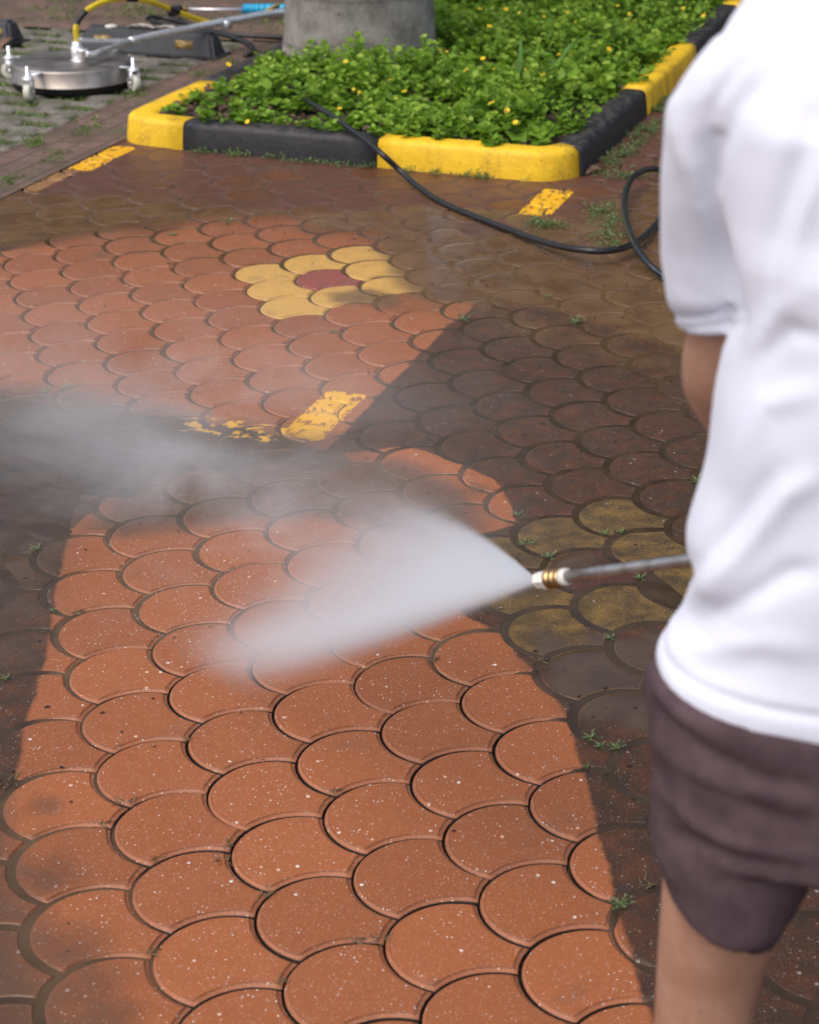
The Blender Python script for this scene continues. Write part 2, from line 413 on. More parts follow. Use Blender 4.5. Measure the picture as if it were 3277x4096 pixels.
A0_ = -.33
def mat_muddy_water():
    m = Mat('muddy_water', .07, spec=.17)
    mud, sc = m.attr('mud'), m.attr('sc')
    n = m.noise(12, 4)
    y = m.xyz(m.pos)[1]
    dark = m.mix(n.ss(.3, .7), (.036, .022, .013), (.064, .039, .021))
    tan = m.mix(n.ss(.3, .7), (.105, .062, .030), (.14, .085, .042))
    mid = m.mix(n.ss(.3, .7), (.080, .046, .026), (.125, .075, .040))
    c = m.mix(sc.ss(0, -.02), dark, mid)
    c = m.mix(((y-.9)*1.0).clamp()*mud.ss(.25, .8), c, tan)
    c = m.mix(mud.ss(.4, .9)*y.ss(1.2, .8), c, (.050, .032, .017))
    fr = y.ss(2.6, 3.0)*(m.noise(8, 4).ss(.25, .5)*.4+.6)
    c = m.mix(fr, c, m.mix(n.ss(.3, .7), (.085, .048, .033), (.13, .077, .054)))
    fl = m.attr('flood'); sw = m.noise(11, 6, .65, co=m.co((1, 2.2, 1), A0_), dist=.8)
    c = m.mix(fl, c, m.mix(sw.ss(.35, .68), (.034, .021, .014), (.078, .050, .034)))
    m.set('Base Color', c); m.set('Roughness', n*.15+.04+fr*.45+fl*.22)
    m.bump(m.noise(30, 2)+sw*fl*3., .3, .002)
    return m.m
def build_water():
    xs = np.arange(-2.43, 2.6, .03); ys = np.arange(-1.6, 3.80, .03)
    X, Y = np.meshgrid(xs, ys); V = np.stack([X.ravel(), Y.ravel(), np.zeros(X.size)], 1)
    sc, mud = masks(V); dr = sdpoly(V, DRAIN)
    wob = .02*np.sin(V[:, 0]*21+np.sin(V[:, 1]*13)*2)
    V[:, 2] = -.0011-.018*sm(-(dr+wob), -.06, .16)-.0034*sm(-sc, .0, .06)*(1-sm(mud, .3, .7))
    V[:, 2] = np.where((V[:, 1] > 2.5) & (V[:, 0] < -.6), np.maximum(V[:, 2], -.0020), V[:, 2])
    wz = .0006*np.sin(V[:, 0]*37+np.sin(V[:, 1]*29)*2)+.0005*np.sin(V[:, 1]*53+V[:, 0]*21)
    fl = sdpoly(V, FLOOD)+.04*np.sin(V[:, 0]*17+V[:, 1]*23); t = sm(-fl, -.06, .03)
    V[:, 2] = V[:, 2]*(1-t)+(.0013+wz)*t; flood = sm(-fl, -.03, .06)
    pa, pb, pc = paints(V); V[:, 2] -= .0035*sm(-np.minimum(pa, pb), -.03, .0)
    nx, ny = len(xs), len(ys); i, j = np.meshgrid(np.arange(nx-1), np.arange(ny-1)); b = (j*nx+i).ravel()
    L = np.stack([b, b+1, b+nx+1, b+nx], 1).ravel(); s = np.arange(len(b))*4
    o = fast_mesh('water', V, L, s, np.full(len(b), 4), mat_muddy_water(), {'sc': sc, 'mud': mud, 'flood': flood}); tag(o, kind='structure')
def sheet(name, x0, x1, y0, y1, z, mat, nx=2, ny=2, f=None):
    xs = np.linspace(x0, x1, nx); ys = np.linspace(y0, y1, ny); X, Y = np.meshgrid(xs, ys)
    Z = np.full(X.size, z) if f is None else f(X.ravel(), Y.ravel())
    V = np.stack([X.ravel(), Y.ravel(), Z], 1)
    i, j = np.meshgrid(np.arange(nx-1), np.arange(ny-1)); b = (j*nx+i).ravel()
    L = np.stack([b, b+1, b+nx+1, b+nx], 1).ravel()
    return fast_mesh(name, V, L, np.arange(len(b))*4, np.full(len(b), 4), mat)

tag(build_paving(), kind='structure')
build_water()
m = Mat('joint_soil', .9); m.set('Base Color', m.mix(m.noise(150, 4).ss(.35, .65), (.012, .009, .007), (.045, .030, .018))); m.bump(m.noise(300, 4), .8, .003)
tag(sheet('joint_bed', -2.43, 2.9, -2.2, 8.8, -.0155, m.m), kind='structure')
m = Mat('ground', .85); m.set('Base Color', m.mix(m.noise(3, 5).ss(.3, .7), (.10, .065, .045), (.16, .10, .07)))
tag(sheet('ground', -80, 80, -60, 120, -.03, m.m), kind='structure')

# brown rectangular pavers: the strip beside the fan pavers and the area beyond
def mat_brown(name, rot=0.):
    m = Mat(name, .65)
    br = m.nt.nodes.new('ShaderNodeTexBrick'); m.nt.links.new(m.co((1, 1, 1), rot), br.inputs['Vector'])
    wv = m.noise(9, 2)
    br.inputs['Scale'].default_value = 4.6; br.inputs['Mortar Size'].default_value = .022; br.inputs['Mortar Smooth'].default_value = .4
    br.inputs['Color1'].default_value = (.20, .12, .09, 1); br.inputs['Color2'].default_value = (.145, .088, .066, 1); br.inputs['Mortar'].default_value = (.035, .030, .018, 1)
    br.inputs['Brick Width'].default_value = .5; br.inputs['Row Height'].default_value = .42
    c = m.mix(m.noise(4, 5).ss(.35, .7), br.outputs['Color'], (.085, .055, .036))
    c = m.mix(m.noise(60, 5).ss(.4, .8)*.5, c, (.20, .14, .11))
    moss = m.noise(5, 6, .7).ss(.55, .68); c = m.mix(moss*.55, c, (.075, .10, .03))
    m.set('Base Color', c); m.bump(S(m.nt, br.outputs['Fac'])*-1+m.noise(90, 4)*.4, .8, .004); return m.m
bm1 = mat_brown('brown_pavers', R(90)); bm2 = mat_brown('brown_pavers_far', 0)
tag(sheet('brown_paver_strip', -2.765, -2.43, -1.0, 5.83, .003, bm1), kind='structure')
tag(sheet('far_paving', -14, 5, 5.80, 26, .003, bm2), kind='structure')

# grass block paving with real holes
def grassblock(X, Y):
    u = (Y-.3)/.155; row = np.floor(u); v = (X+(row % 2)*.13)/.26; fu = np.abs(u-row-.5)*2; fv = np.abs(v-np.floor(v)-.5)*2
    wob = .08*np.sin(X*31)+.08*np.sin(Y*37)
    d = np.maximum(fu-.60, fv-.62)+wob*.5
    return d
def gbz(X, Y):
    d = grassblock(X, Y); n = .002*np.sin(X*63)*np.sin(Y*57)
    return .004-.022*sm(-d, -.10, .12)+n
m = Mat('grass_blocks', .8)
nz = m.noise(90, 5); z = m.xyz(m.pos)[2]
con = m.mix(nz.ss(.3, .7), (.115, .10, .083), (.215, .195, .168)); con = m.mix(m.noise(5.5, 6, .65).ss(.45, .62)*.75, con, (.072, .072, .035))
moss = m.mix(m.noise(40, 4).ss(.4, .6), (.055, .045, .025), (.06, .085, .025))
m.set('Base Color', m.mix(z.ss(-.002, -.008), con, moss)); m.bump(m.noise(200, 4), .6, .003)
tag(sheet('grass_block_paving', -5.4, -2.762, .9, 5.80, 0, m.m, 330, 560, gbz), kind='structure')
# ================================================================== PLANTING BED
def mat_kerb(name, kind):
    m = Mat(name, .55)
    n = m.noise(28, 6, .65); f = m.noise(160, 5, .7); z = m.xyz(m.pos)[2]
    if kind == 'yellow':
        c = m.mix(n.ss(.3, .7), (.76, .45, .008), (.88, .56, .016))
        grime = (m.noise(10, 5, .6, co=m.co((1, 1, .25))).ss(.46, .66)*f.ss(.44, .58))
        c = m.mix(grime*.75, c, (.20, .11, .03))
        d, r, q = m.voro(34); c = m.mix(d.ss(.12, .07)*r.ss(.72, .76), c, (.05, .035, .02))
        c = m.mix(m.noise(5, 3).ss(.62, .74)*.5, c, (.45, .25, .03))
    else:
        c = m.mix(n.ss(.3, .7), (.009, .009, .011), (.022, .021, .025))
        c = m.mix(f.ss(.62, .74)*.6, c, (.12, .105, .09)); c = m.mix((z-.085)._m('MULTIPLY', 60., clamp=True)*n.ss(.45, .6)*.5, c, (.10, .085, .07))
    m.set('Base Color', c); m.bump(m.noise(130, 5)*.7+n*.6, .7, .004); return m.m
KY, KB = mat_kerb('yellow_kerb_paint', 'yellow'), mat_kerb('black_kerb_paint', 'black')
def kerb(path, mat, label, seed):
    P = np.array(path, float); n = len(P)
    # outward side is to the right of the walking direction
    T = np.gradient(P, axis=0); T /= np.linalg.norm(T, axis=1)[:, None]; N = np.stack([T[:, 1], -T[:, 0]], 1)
    prof = [(-.0, -.012), (-.004, .03), (-.010, .078), (-.014, .089), (-.023, .097), (-.034, .100), (-.085, .101), (-.104, .099), (-.116, .090), (-.120, .078), (-.122, -.01)]
    V = []; r = np.random.default_rng(seed)
    for i in range(n):
        jit = r.normal(0, .0006, 2)
        for o, z in prof: V.append((P[i][0]+N[i][0]*(o+jit[0]), P[i][1]+N[i][1]*(o+jit[0]), z+jit[1]*(z > .02)))
    k = len(prof); Fc = [(i*k+a, (i+1)*k+a, (i+1)*k+a+1, i*k+a+1) for i in range(n-1) for a in range(k-1)]
    Fc += [tuple(range(k-1, -1, -1)), tuple(range((n-1)*k, n*k))]
    base = (float(P[:, 0].mean()), float(P[:, 1].mean()), 0.)
    Fc = [tuple(reversed(f)) for f in Fc]
    o = mesh_obj('kerb_stone', V, Fc, mat, loc0=base)
    bm = bmesh.new(); bm.from_mesh(o.data); bmesh.ops.recalc_face_normals(bm, faces=bm.faces); bm.to_mesh(o.data); bm.free()
    o.data.polygons.foreach_set('use_smooth', [len(p.vertices) == 4 for p in o.data.polygons])
    return tag(o, label, 'kerb stone', 'kerb stones around the planting bed')
def seg(a, b, st=.08):
    a, b = np.array(a), np.array(b); n = max(2, int(np.linalg.norm(b-a)/st)+1); return [tuple(a+(b-a)*t) for t in np.linspace(0, 1, n)]
def arc(c, r, a0, a1, n=7): return [(c[0]+r*math.cos(R(a)), c[1]+r*math.sin(R(a))) for a in np.linspace(a0, a1, n)]
kerb(seg((-2.44, 4.46), (-2.446, 3.93))[:-1]+arc((-2.30, 3.90), .146, 180, 258, 8)+seg((-2.31, 3.744), (-2.157, 3.742))[1:], KY, 'yellow kerb stone wrapping the rounded left corner of the planting bed', 1)
kerb(seg((-2.155, 3.742), (-1.397, 3.728)), KB, 'long black kerb stone in the front edge, the hose crossing its right end', 2)
kerb(seg((-1.393, 3.728), (-.86, 3.719))+[(-.80, 3.722), (-.755, 3.745), (-.715, 3.785), (-.682, 3.832)], KY, 'long yellow kerb stone of the front edge, ending at the chamfered right corner', 3)
kerb(seg((-.671, 3.838), (-.665, 4.86)), KB, 'black kerb stone on the right side of the bed, beside the yellow front corner', 4)
kerb(seg((-.665, 4.865), (-.665, 5.90)), KY, 'yellow painted kerb stone on the right side of the bed with stems trailing over it', 5)
kerb(seg((-.665, 5.905), (-.665, 6.98)), KB, 'farther black painted kerb stone on the right side, beside the white sleeve', 6)
kerb(seg((-.665, 6.985), (-.665, 8.0)), KY, 'farthest yellow painted kerb stone at the top right of the bed', 7)
kerb(seg((-2.436, 5.55), (-2.44, 4.465)), KB, 'black painted kerb stone on the left side, half hidden behind the plants', 8)

m = Mat('bed_soil', .95); n = m.noise(60, 5); c = m.mix(n.ss(.35, .65), (.028, .017, .011), (.10, .062, .042))
c = m.mix(m.noise(24, 4).ss(.60, .68), c, (.19, .13, .10)); m.set('Base Color', c); m.bump(m.noise(70, 5), 1., .02)
def soilz(X, Y): return .078+.012*np.sin(X*9+Y*3)*np.sin(Y*7)+rng.normal(0, .004, X.shape)
tag(sheet('soil', -2.35, -.76, 3.82, 9.0, 0, m.m, 60, 180, soilz), kind='structure')

# ---- foliage
def leaf_mesh(name, base, az, pitch, size, roll, mat, shade, wid=.62, lobed=True):
    T = np.array([(0, 0, 0), (-.36, .36, .07), (-.50, .66, .05), (-.22, .84, .02), (0, 1.0, -.10), (.22, .84, .02), (.50, .66, .05), (.36, .36, .07), (0, .5, -.03)], float)
    if not lobed: T = np.array([(0, 0, 0), (-.30, .25, .05), (-.36, .5, .06), (-.2, .8, .02), (0, 1.0, -.12), (.2, .8, .02), (.36, .5, .06), (.30, .25, .05), (0, .5, -.02)], float)
    T[:, 0] *= wid/.62
    n = len(base); V = np.repeat(T[None], n, 0)*size[:, None, None]
    cr, sr = np.cos(roll)[:, None], np.sin(roll)[:, None]
    x = V[..., 0]*cr+V[..., 2]*sr; z = -V[..., 0]*sr+V[..., 2]*cr; y = V[..., 1]
    cp, sp_ = np.cos(pitch)[:, None], np.sin(pitch)[:, None]
    y2 = y*cp-z*sp_; z2 = y*sp_+z*cp
    ca, sa = np.cos(az)[:, None], np.sin(az)[:, None]
    X = x*ca-y2*sa; Y = x*sa+y2*ca
    V = np.stack([X, Y, z2], -1)+base[:, None, :]
    q = np.array([[0, 8, 2, 1], [8, 4, 3, 2], [8, 6, 5, 4], [0, 7, 6, 8]]); L = (q[None]+(np.arange(n)*9)[:, None, None]).ravel()
    nf = n*4
    return fast_mesh(name, V.reshape(-1, 3), L, np.arange(nf)*4, np.full(nf, 4), mat, {'shade': np.repeat(shade, 9)})
def mat_leaf(name, a, b, c_):
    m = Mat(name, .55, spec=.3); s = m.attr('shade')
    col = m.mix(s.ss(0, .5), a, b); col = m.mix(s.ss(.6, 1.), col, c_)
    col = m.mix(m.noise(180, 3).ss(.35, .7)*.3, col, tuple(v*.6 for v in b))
    m.set('Base Color', col)
    tr = m.nt.nodes.new('ShaderNodeBsdfTranslucent'); m.nt.links.new(m.scale(col, 1.3), tr.inputs[0])
    mx = m.nt.nodes.new('ShaderNodeMixShader'); mx.inputs[0].default_value = .28
    m.nt.links.new(m.b.outputs[0], mx.inputs[1]); m.nt.links.new(tr.outputs[0], mx.inputs[2]); m.nt.links.new(mx.outputs[0], m.out.inputs[0])
    return m.m
LEAF = mat_leaf('ground_cover_leaf', (.09, .19, .014), (.18, .33, .026), (.33, .47, .06))
TRUNK_C = np.array([-2.04, 5.30])
def canopy(x, y): return .10+.05*np.sin(x*5.1+1.3*np.sin(y*2.3))+.045*np.sin(y*6.7+x*3)+.03*np.sin(x*17+y*11)
def grow():
    n = 4900; X = rng.uniform(-2.36, -.74, n); Y = rng.uniform(3.80, 8.9, n)
    keep = np.hypot(X-TRUNK_C[0], Y-TRUNK_C[1]) > .37
    edge = np.minimum.reduce([X+2.36, -.74-X, Y-3.80])
    bare = ((X < -1.62) & (Y < 4.12)) | ((X < -2.1) & (Y < 4.35))
    keep &= ~(bare & (rng.random(n) < .66))
    keep &= ~((edge < .06) & (rng.random(n) < .6))
    keep &= ~((X > -.92) & (Y < 4.7) & (rng.random(n) < .7))
    X, Y, edge, bare = X[keep], Y[keep], edge[keep], bare[keep]; n = len(X)
    H = np.clip(canopy(X, Y), .03, .3)*np.clip(.25+edge/.28, .25, 1)*rng.uniform(.45, 1.3, n)*np.where(bare, .45, 1)
    H = np.where((X > -2.35) & (X < -1.62) & (Y < 5.15) & (Y > 4.45), H*.62, H)
    sx = np.array([-2.0, -1.93, -1.66, -1.60, -1.42, -1.30, -1.18, -1.0, -2.08, -1.75]); sy = 3.845+rng.uniform(-.02, .03, 10)
    X = np.r_[X, sx]; Y = np.r_[Y, sy]; H = np.r_[H, np.full(10, .06)]; X = np.r_[X, np.full(6, -.80)]; Y = np.r_[Y, [4.95, 5.05, 5.2, 5.45, 6.1, 6.4]]; H = np.r_[H, np.full(6, .07)]
    spill = np.r_[np.zeros(n), np.ones(10), np.full(6, 2)]; n = len(X)
    B, AZ, PI_, SZ, RO, SH = [], [], [], [], [], []; ST = []
    for i in range(n):
        lean = rng.normal(0, .35, 2)
        if spill[i] == 1: lean = np.array([rng.normal(0, .4), -1.5])
        if spill[i] == 2: lean = np.array([1.6, rng.normal(0, .5)])
        b0 = np.array([X[i], Y[i], .075]); top = b0+np.array([lean[0]*H[i], lean[1]*H[i], H[i]])
        ST.append((b0, top)); a0 = rng.uniform(0, 6.28); tone = np.clip(rng.normal(.45, .22), 0, 1); sz = rng.choice([.020, .028, .036, .044])*rng.uniform(.85, 1.15)
        for k in range(6):
            t = 1-k*.15; p = b0+(top-b0)*max(t, .15); s_ = sz*(.55+.16*min(k, 3)); pt = (.95, .55, .25, .05, -.15, -.3)[k]
            for q in range(2):
                B.append(p+rng.normal(0, .003, 3)); AZ.append(a0+k*1.57+q*3.14+rng.normal(0, .25)); PI_.append(pt+rng.normal(0, .22))
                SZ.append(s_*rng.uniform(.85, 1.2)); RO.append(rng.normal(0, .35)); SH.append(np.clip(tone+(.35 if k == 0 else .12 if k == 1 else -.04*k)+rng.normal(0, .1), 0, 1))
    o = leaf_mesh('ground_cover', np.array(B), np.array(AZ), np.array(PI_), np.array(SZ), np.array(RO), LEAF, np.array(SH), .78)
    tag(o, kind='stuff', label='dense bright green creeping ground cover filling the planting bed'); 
    # stems as thin three-sided tubes
    V = []; Fc = []
    for a, b in ST:
        o_ = len(V)
        for p, r_ in ((a, .0016), (b, .0009)):
            for k in range(3): V.append((p[0]+r_*math.cos(k*2.09), p[1]+r_*math.sin(k*2.09), p[2]))
        Fc += [(o_+k, o_+(k+1) % 3, o_+3+(k+1) % 3, o_+3+k) for k in range(3)]
    so = mesh_obj('stems', V, Fc, simple('stem_green', (.10, .13, .03), .6)); so.parent = o
    return n
grow()
# leaf litter on the soil
def litter():
    n = 900; X = rng.uniform(-2.34, -.78, n); Y = rng.uniform(3.84, 5.4, n)
    B = np.stack([X, Y, np.full(n, .092)+rng.uniform(0, .008, n)], 1)
    mt = mat_leaf('dead_leaf', (.045, .025, .016), (.13, .075, .05), (.24, .17, .13))
    o = leaf_mesh('leaf_litter', B, rng.uniform(0, 6.28, n), rng.normal(0, .3, n), rng.uniform(.015, .045, n), rng.normal(0, .5, n), mt, rng.random(n), .5, False)
    tag(o, kind='stuff', label='brown and grey dead leaves lying on the bed soil')
litter()

# flowers
petal = simple('yellow_petal', (.88, .60, .01), .5, var=.12); fcore = simple('flower_centre', (.55, .27, .01), .7)
def flower(at, size, tilt, az):
    base = np.array(at); V, Fc = [], []
    for k in range(9):
        a = k*2*math.pi/9; o_ = len(V)
        for r_, w_, z_ in ((.15, .10, 0), (.6, .22, .10), (1., .12, .05)):
            for s_ in (-1, 1):
                V.append((size*(r_*math.cos(a)-s_*w_*math.sin(a)), size*(r_*math.sin(a)+s_*w_*math.cos(a)), size*z_))
        Fc += [(o_, o_+1, o_+3, o_+2), (o_+2, o_+3, o_+5, o_+4)]
    return V, Fc
fl_proto = None
FL = [(1383,245,1),(1358,433,1),(1618,365,1),(1863,281,.9),(1932,233,1),(1958,104,1.1),(2025,37,1.1),(1920,35,1.1),(1967,410,1.2),(2028,443,1.2),(2062,489,1),(1561,318,.8),(2078,52,.7),(2176,67,.8),(1415,357,.6),(1438,368,.6),(1762,197,.6),(1788,205,.6),(1586,394,.6),(2270,49,1),(2309,87,1.2),(2520,56,1.1),(2426,115,.8),(2734,33,.8),(2437,196,1.1),(2172,298,.8),(2237,216,.8),(2472,22,.8),(2540,81,.7),(2814,62,1),(915,257,1.1),(990,486,.9),(2103,278,.6),(1975,275,.6)]
for k, (x, y, s_) in enumerate(FL):
    p = gp(x, y, .22 if y < 420 else .17)
    if p[0] < -2.35: p = gp(x, y, .15)
    if fl_proto is None:
        o = thing('yellow_flower', p, '', 'flower')
        V, Fc = flower(p, .016, 0, 0); h = mesh_obj('petals', V, Fc, petal, loc0=(0, 0, 0)); h.parent = o
        V, Fc = lathe([(.001, .001), (.0042, .001), (.0045, .003), (.002, .0055), (.0003, .006)], 8); h = mesh_obj('centre', V, Fc, fcore, loc0=(0, 0, 0)); h.parent = o
        V, Fc = tube([(0, 0, -.07), (.002, 0, -.03), (0, 0, 0)], .001, 5); h = mesh_obj('stem', V, Fc, bpy.data.materials['stem_green'], loc0=(0, 0, 0)); h.parent = o
        fl_proto = o
    else:
        o = copy_tree(fl_proto); o.location = tuple(p)
    tag(o, 'small yellow daisy-like flower standing just above the green ground cover', 'flower', 'yellow flowers in the planting bed')
    s_ *= .66; o.scale = (s_, s_, s_); o.rotation_euler = (random.uniform(.2, .9), random.uniform(-.4, .4), random.uniform(-.6, .6))

# strap-leaved tufts growing through the cover
def blades(at, specs, mat, name, label, cat, group=None, wmax=.012):
    o = thing(name, at, label, cat, group); V, Fc = [], []
    for az, ln, rise, droop, w_ in specs:
        o_ = len(V); n = 9; d = np.array([math.cos(az), math.sin(az)]); s_ = np.array([-d[1], d[0]])
        for i in range(n+1):
            t = i/n; c = np.array([d[0]*ln*t, d[1]*ln*t, rise*(t-droop*t*t)]); hw = w_*(math.sin(math.pi*min(1, .25+t*.75)))*.5+.0004
            V += [(c[0]-s_[0]*hw, c[1]-s_[1]*hw, c[2]+hw*.3), (c[0], c[1], c[2]-hw*.2), (c[0]+s_[0]*hw, c[1]+s_[1]*hw, c[2]+hw*.3)]
        for i in range(n):
            a = o_+i*3; Fc += [(a, a+1, a+4, a+3), (a+1, a+2, a+5, a+4)]
    h = mesh_obj('leaves', V, Fc, mat, loc0=(0, 0, 0)); h.parent = o; return o
strap = simple('strap_leaf', (.10, .22, .035), .4, var=.3)
a0 = math.atan2(E1[1], E1[0])
blades(gp(2225, 270, .14), [(a0, .16, .26, .55, .022), (a0+.5, .10, .16, .3, .014), (a0+3.0, .17, .16, .6, .018), (a0+2.4, .09, .12, .5, .014)], strap, 'strap_leaf_plant', 'arching strap-leaved grass tuft among the flowers, the one with long drooping blades', 'grass tuft')
blades(gp(2076, 330, .12), [(a0+1.2, .015, .19, .05, .022), (a0-.7, .03, .10, .1, .014)], strap, 'strap_leaf_plant', 'single upright pale green blade standing left of the arching grass tuft', 'grass tuft')

# palm trunk
def trunk():
    o = thing('palm_tree', (TRUNK_C[0], TRUNK_C[1], 0), 'thick grey ringed palm trunk rising from the ground cover at the top of the picture', 'tree')
    prof = []; 
    for i in range(120):
        z = i*.03; r_ = .338-.05*min(z, .6)-.012*z
        ring = (z*3.6+.12) % 1.0
        r_ += .006*math.exp(-((ring-.5)/.09)**2)
        prof.append((r_, z))
    V, Fc = lathe(prof, 96); V = np.array(V)
    ang = np.arctan2(V[:, 1], V[:, 0]); V[:, :2] *= (1+.012*np.sin(ang*3+V[:, 2]*2)+.006*np.sin(ang*11))[:, None]; V[:, 2] += .012*np.sin(ang*2+1)
    V += np.array([TRUNK_C[0], TRUNK_C[1], 0])
    m = Mat('palm_bark', .85); n = m.noise(7, 6, .65); f = m.noise(120, 5, .7)
    c = m.mix(n.ss(.3, .7), (.14, .125, .11), (.33, .31, .285)); c = m.mix(f.ss(.4, .8)*.5, c, (.12, .105, .09))
    x, y, z = m.xyz(m.pos)
    up = (z+(m.noise(9, 4)-.5)*.12).ss(.33, .42); c = m.mix(up*m.noise(60, 5, .7).ss(.42, .58)*.8, c, (.07, .055, .045))
    c = m.mix(up*m.noise(45, 4).ss(.62, .68), c, (.30, .33, .25))
    rr = ((z*3.6+.12)._m('FRACT')-.5).abs(); c = m.mix(rr.ss(.10, .02)*.7, c, (.42, .40, .38)); c = m.mix(rr.ss(.18, .12)*rr.ss(.10, .12)*.5, c, (.09, .08, .07))
    d, r_, q = m.voro(22); c = m.mix(d.ss(.16, .08)*r_.ss(.80, .84), c, (.05, .04, .03))
    m.set('Base Color', c); m.bump(m.noise(40, 6, .7, co=m.co((1, 1, .5)))+f*.3, .8, .01)
    mesh_obj('trunk', V, Fc, m.m, o)
trunk()

# ================================================================== ADDED TREES (out of view, blocking sky reflections in the wet paving)
def added_trees():
    mt = mat_leaf('tree_leaf', (.02, .05, .01), (.04, .09, .015), (.08, .15, .03)); tr = simple('tree_bark', (.10, .07, .05), .9)
    spots = [(-9.5, 14.5), (-6.0, 13.0), (-2.6, 15.0), (.8, 13.2), (4.6, 14.5)]
    txt = ['leftmost', 'second from the left', 'middle', 'second from the right', 'rightmost']
    proto = None
    for k, (x, y) in enumerate(spots):
        lab = f'added unseen tree dimming the sky reflections, {txt[k]} of the row of five'
        if proto is None:
            o = thing('sky_block_tree', (x, y, 0), lab, 'tree', 'added trees dimming the sky reflections')
            V, Fc = tube([(0, 0, 0), (.05, 0, 1.2), (0, .1, 2.6), (.1, 0, 4.5)], [.22, .16, .13, .06], 10)
            parts = [(V, Fc)]
            for a in range(6):
                t = a*1.05; parts.append(tube([(0, .05, 2.0+a*.25), (math.cos(t)*.9, math.sin(t)*.9, 3.2+a*.3), (math.cos(t)*1.8, math.sin(t)*1.8, 4.2+a*.35)], [.08, .05, .02], 6))
            V, Fc = join(parts); h = mesh_obj('trunk', V, Fc, tr, loc0=(0, 0, 0)); h.parent = o
            B = []
            for q in range(70):
                th = rng.uniform(0, 6.28); r_ = 2.0*math.sqrt(rng.random()); zc = rng.uniform(1.0, 7.5); r_ *= math.sin(math.pi*min(1, max(.12, (zc-.3)/7.8)))**.6
                c = np.array([r_*math.cos(th), r_*math.sin(th), zc]); B.append(c+rng.normal(0, .34, (75, 3)))
            B = np.vstack(B); n = len(B)
            h = leaf_mesh('crown', B, rng.uniform(0, 6.28, n), rng.normal(0, .6, n), rng.uniform(.14, .30, n), rng.normal(0, .6, n), mt, rng.random(n), .8, False); h.parent = o
            proto = o
        else:
            o = copy_tree(proto); o.location = (x, y, 0); o['label'] = lab
        o.rotation_euler = (0, 0, k*1.7)
added_trees()

# ================================================================== PAVING OBJECTS
steel = Mat('brushed_steel', .28, (.46, .43, .40), 1.); n = steel.noise(9, 4); f = steel.noise(300, 3, co=steel.co((1, 1, .05)))
steel.set('Base Color', steel.mix(n.ss(.3, .7), (.26, .225, .195), (.42, .39, .36))); steel.set('Roughness', n*.3+f*.15+.26); STEEL = steel.m
CHROME = simple('chrome', (.80, .80, .82), .30, .7, .08); RUBBER = simple('black_rubber', (.016, .016, .017), .55, var=.3)
WHITEP = simple('white_nylon', (.62, .60, .52), .5, var=.12, nscale=60)
BRUSH = simple('black_brush', (.008, .008, .008), .8)

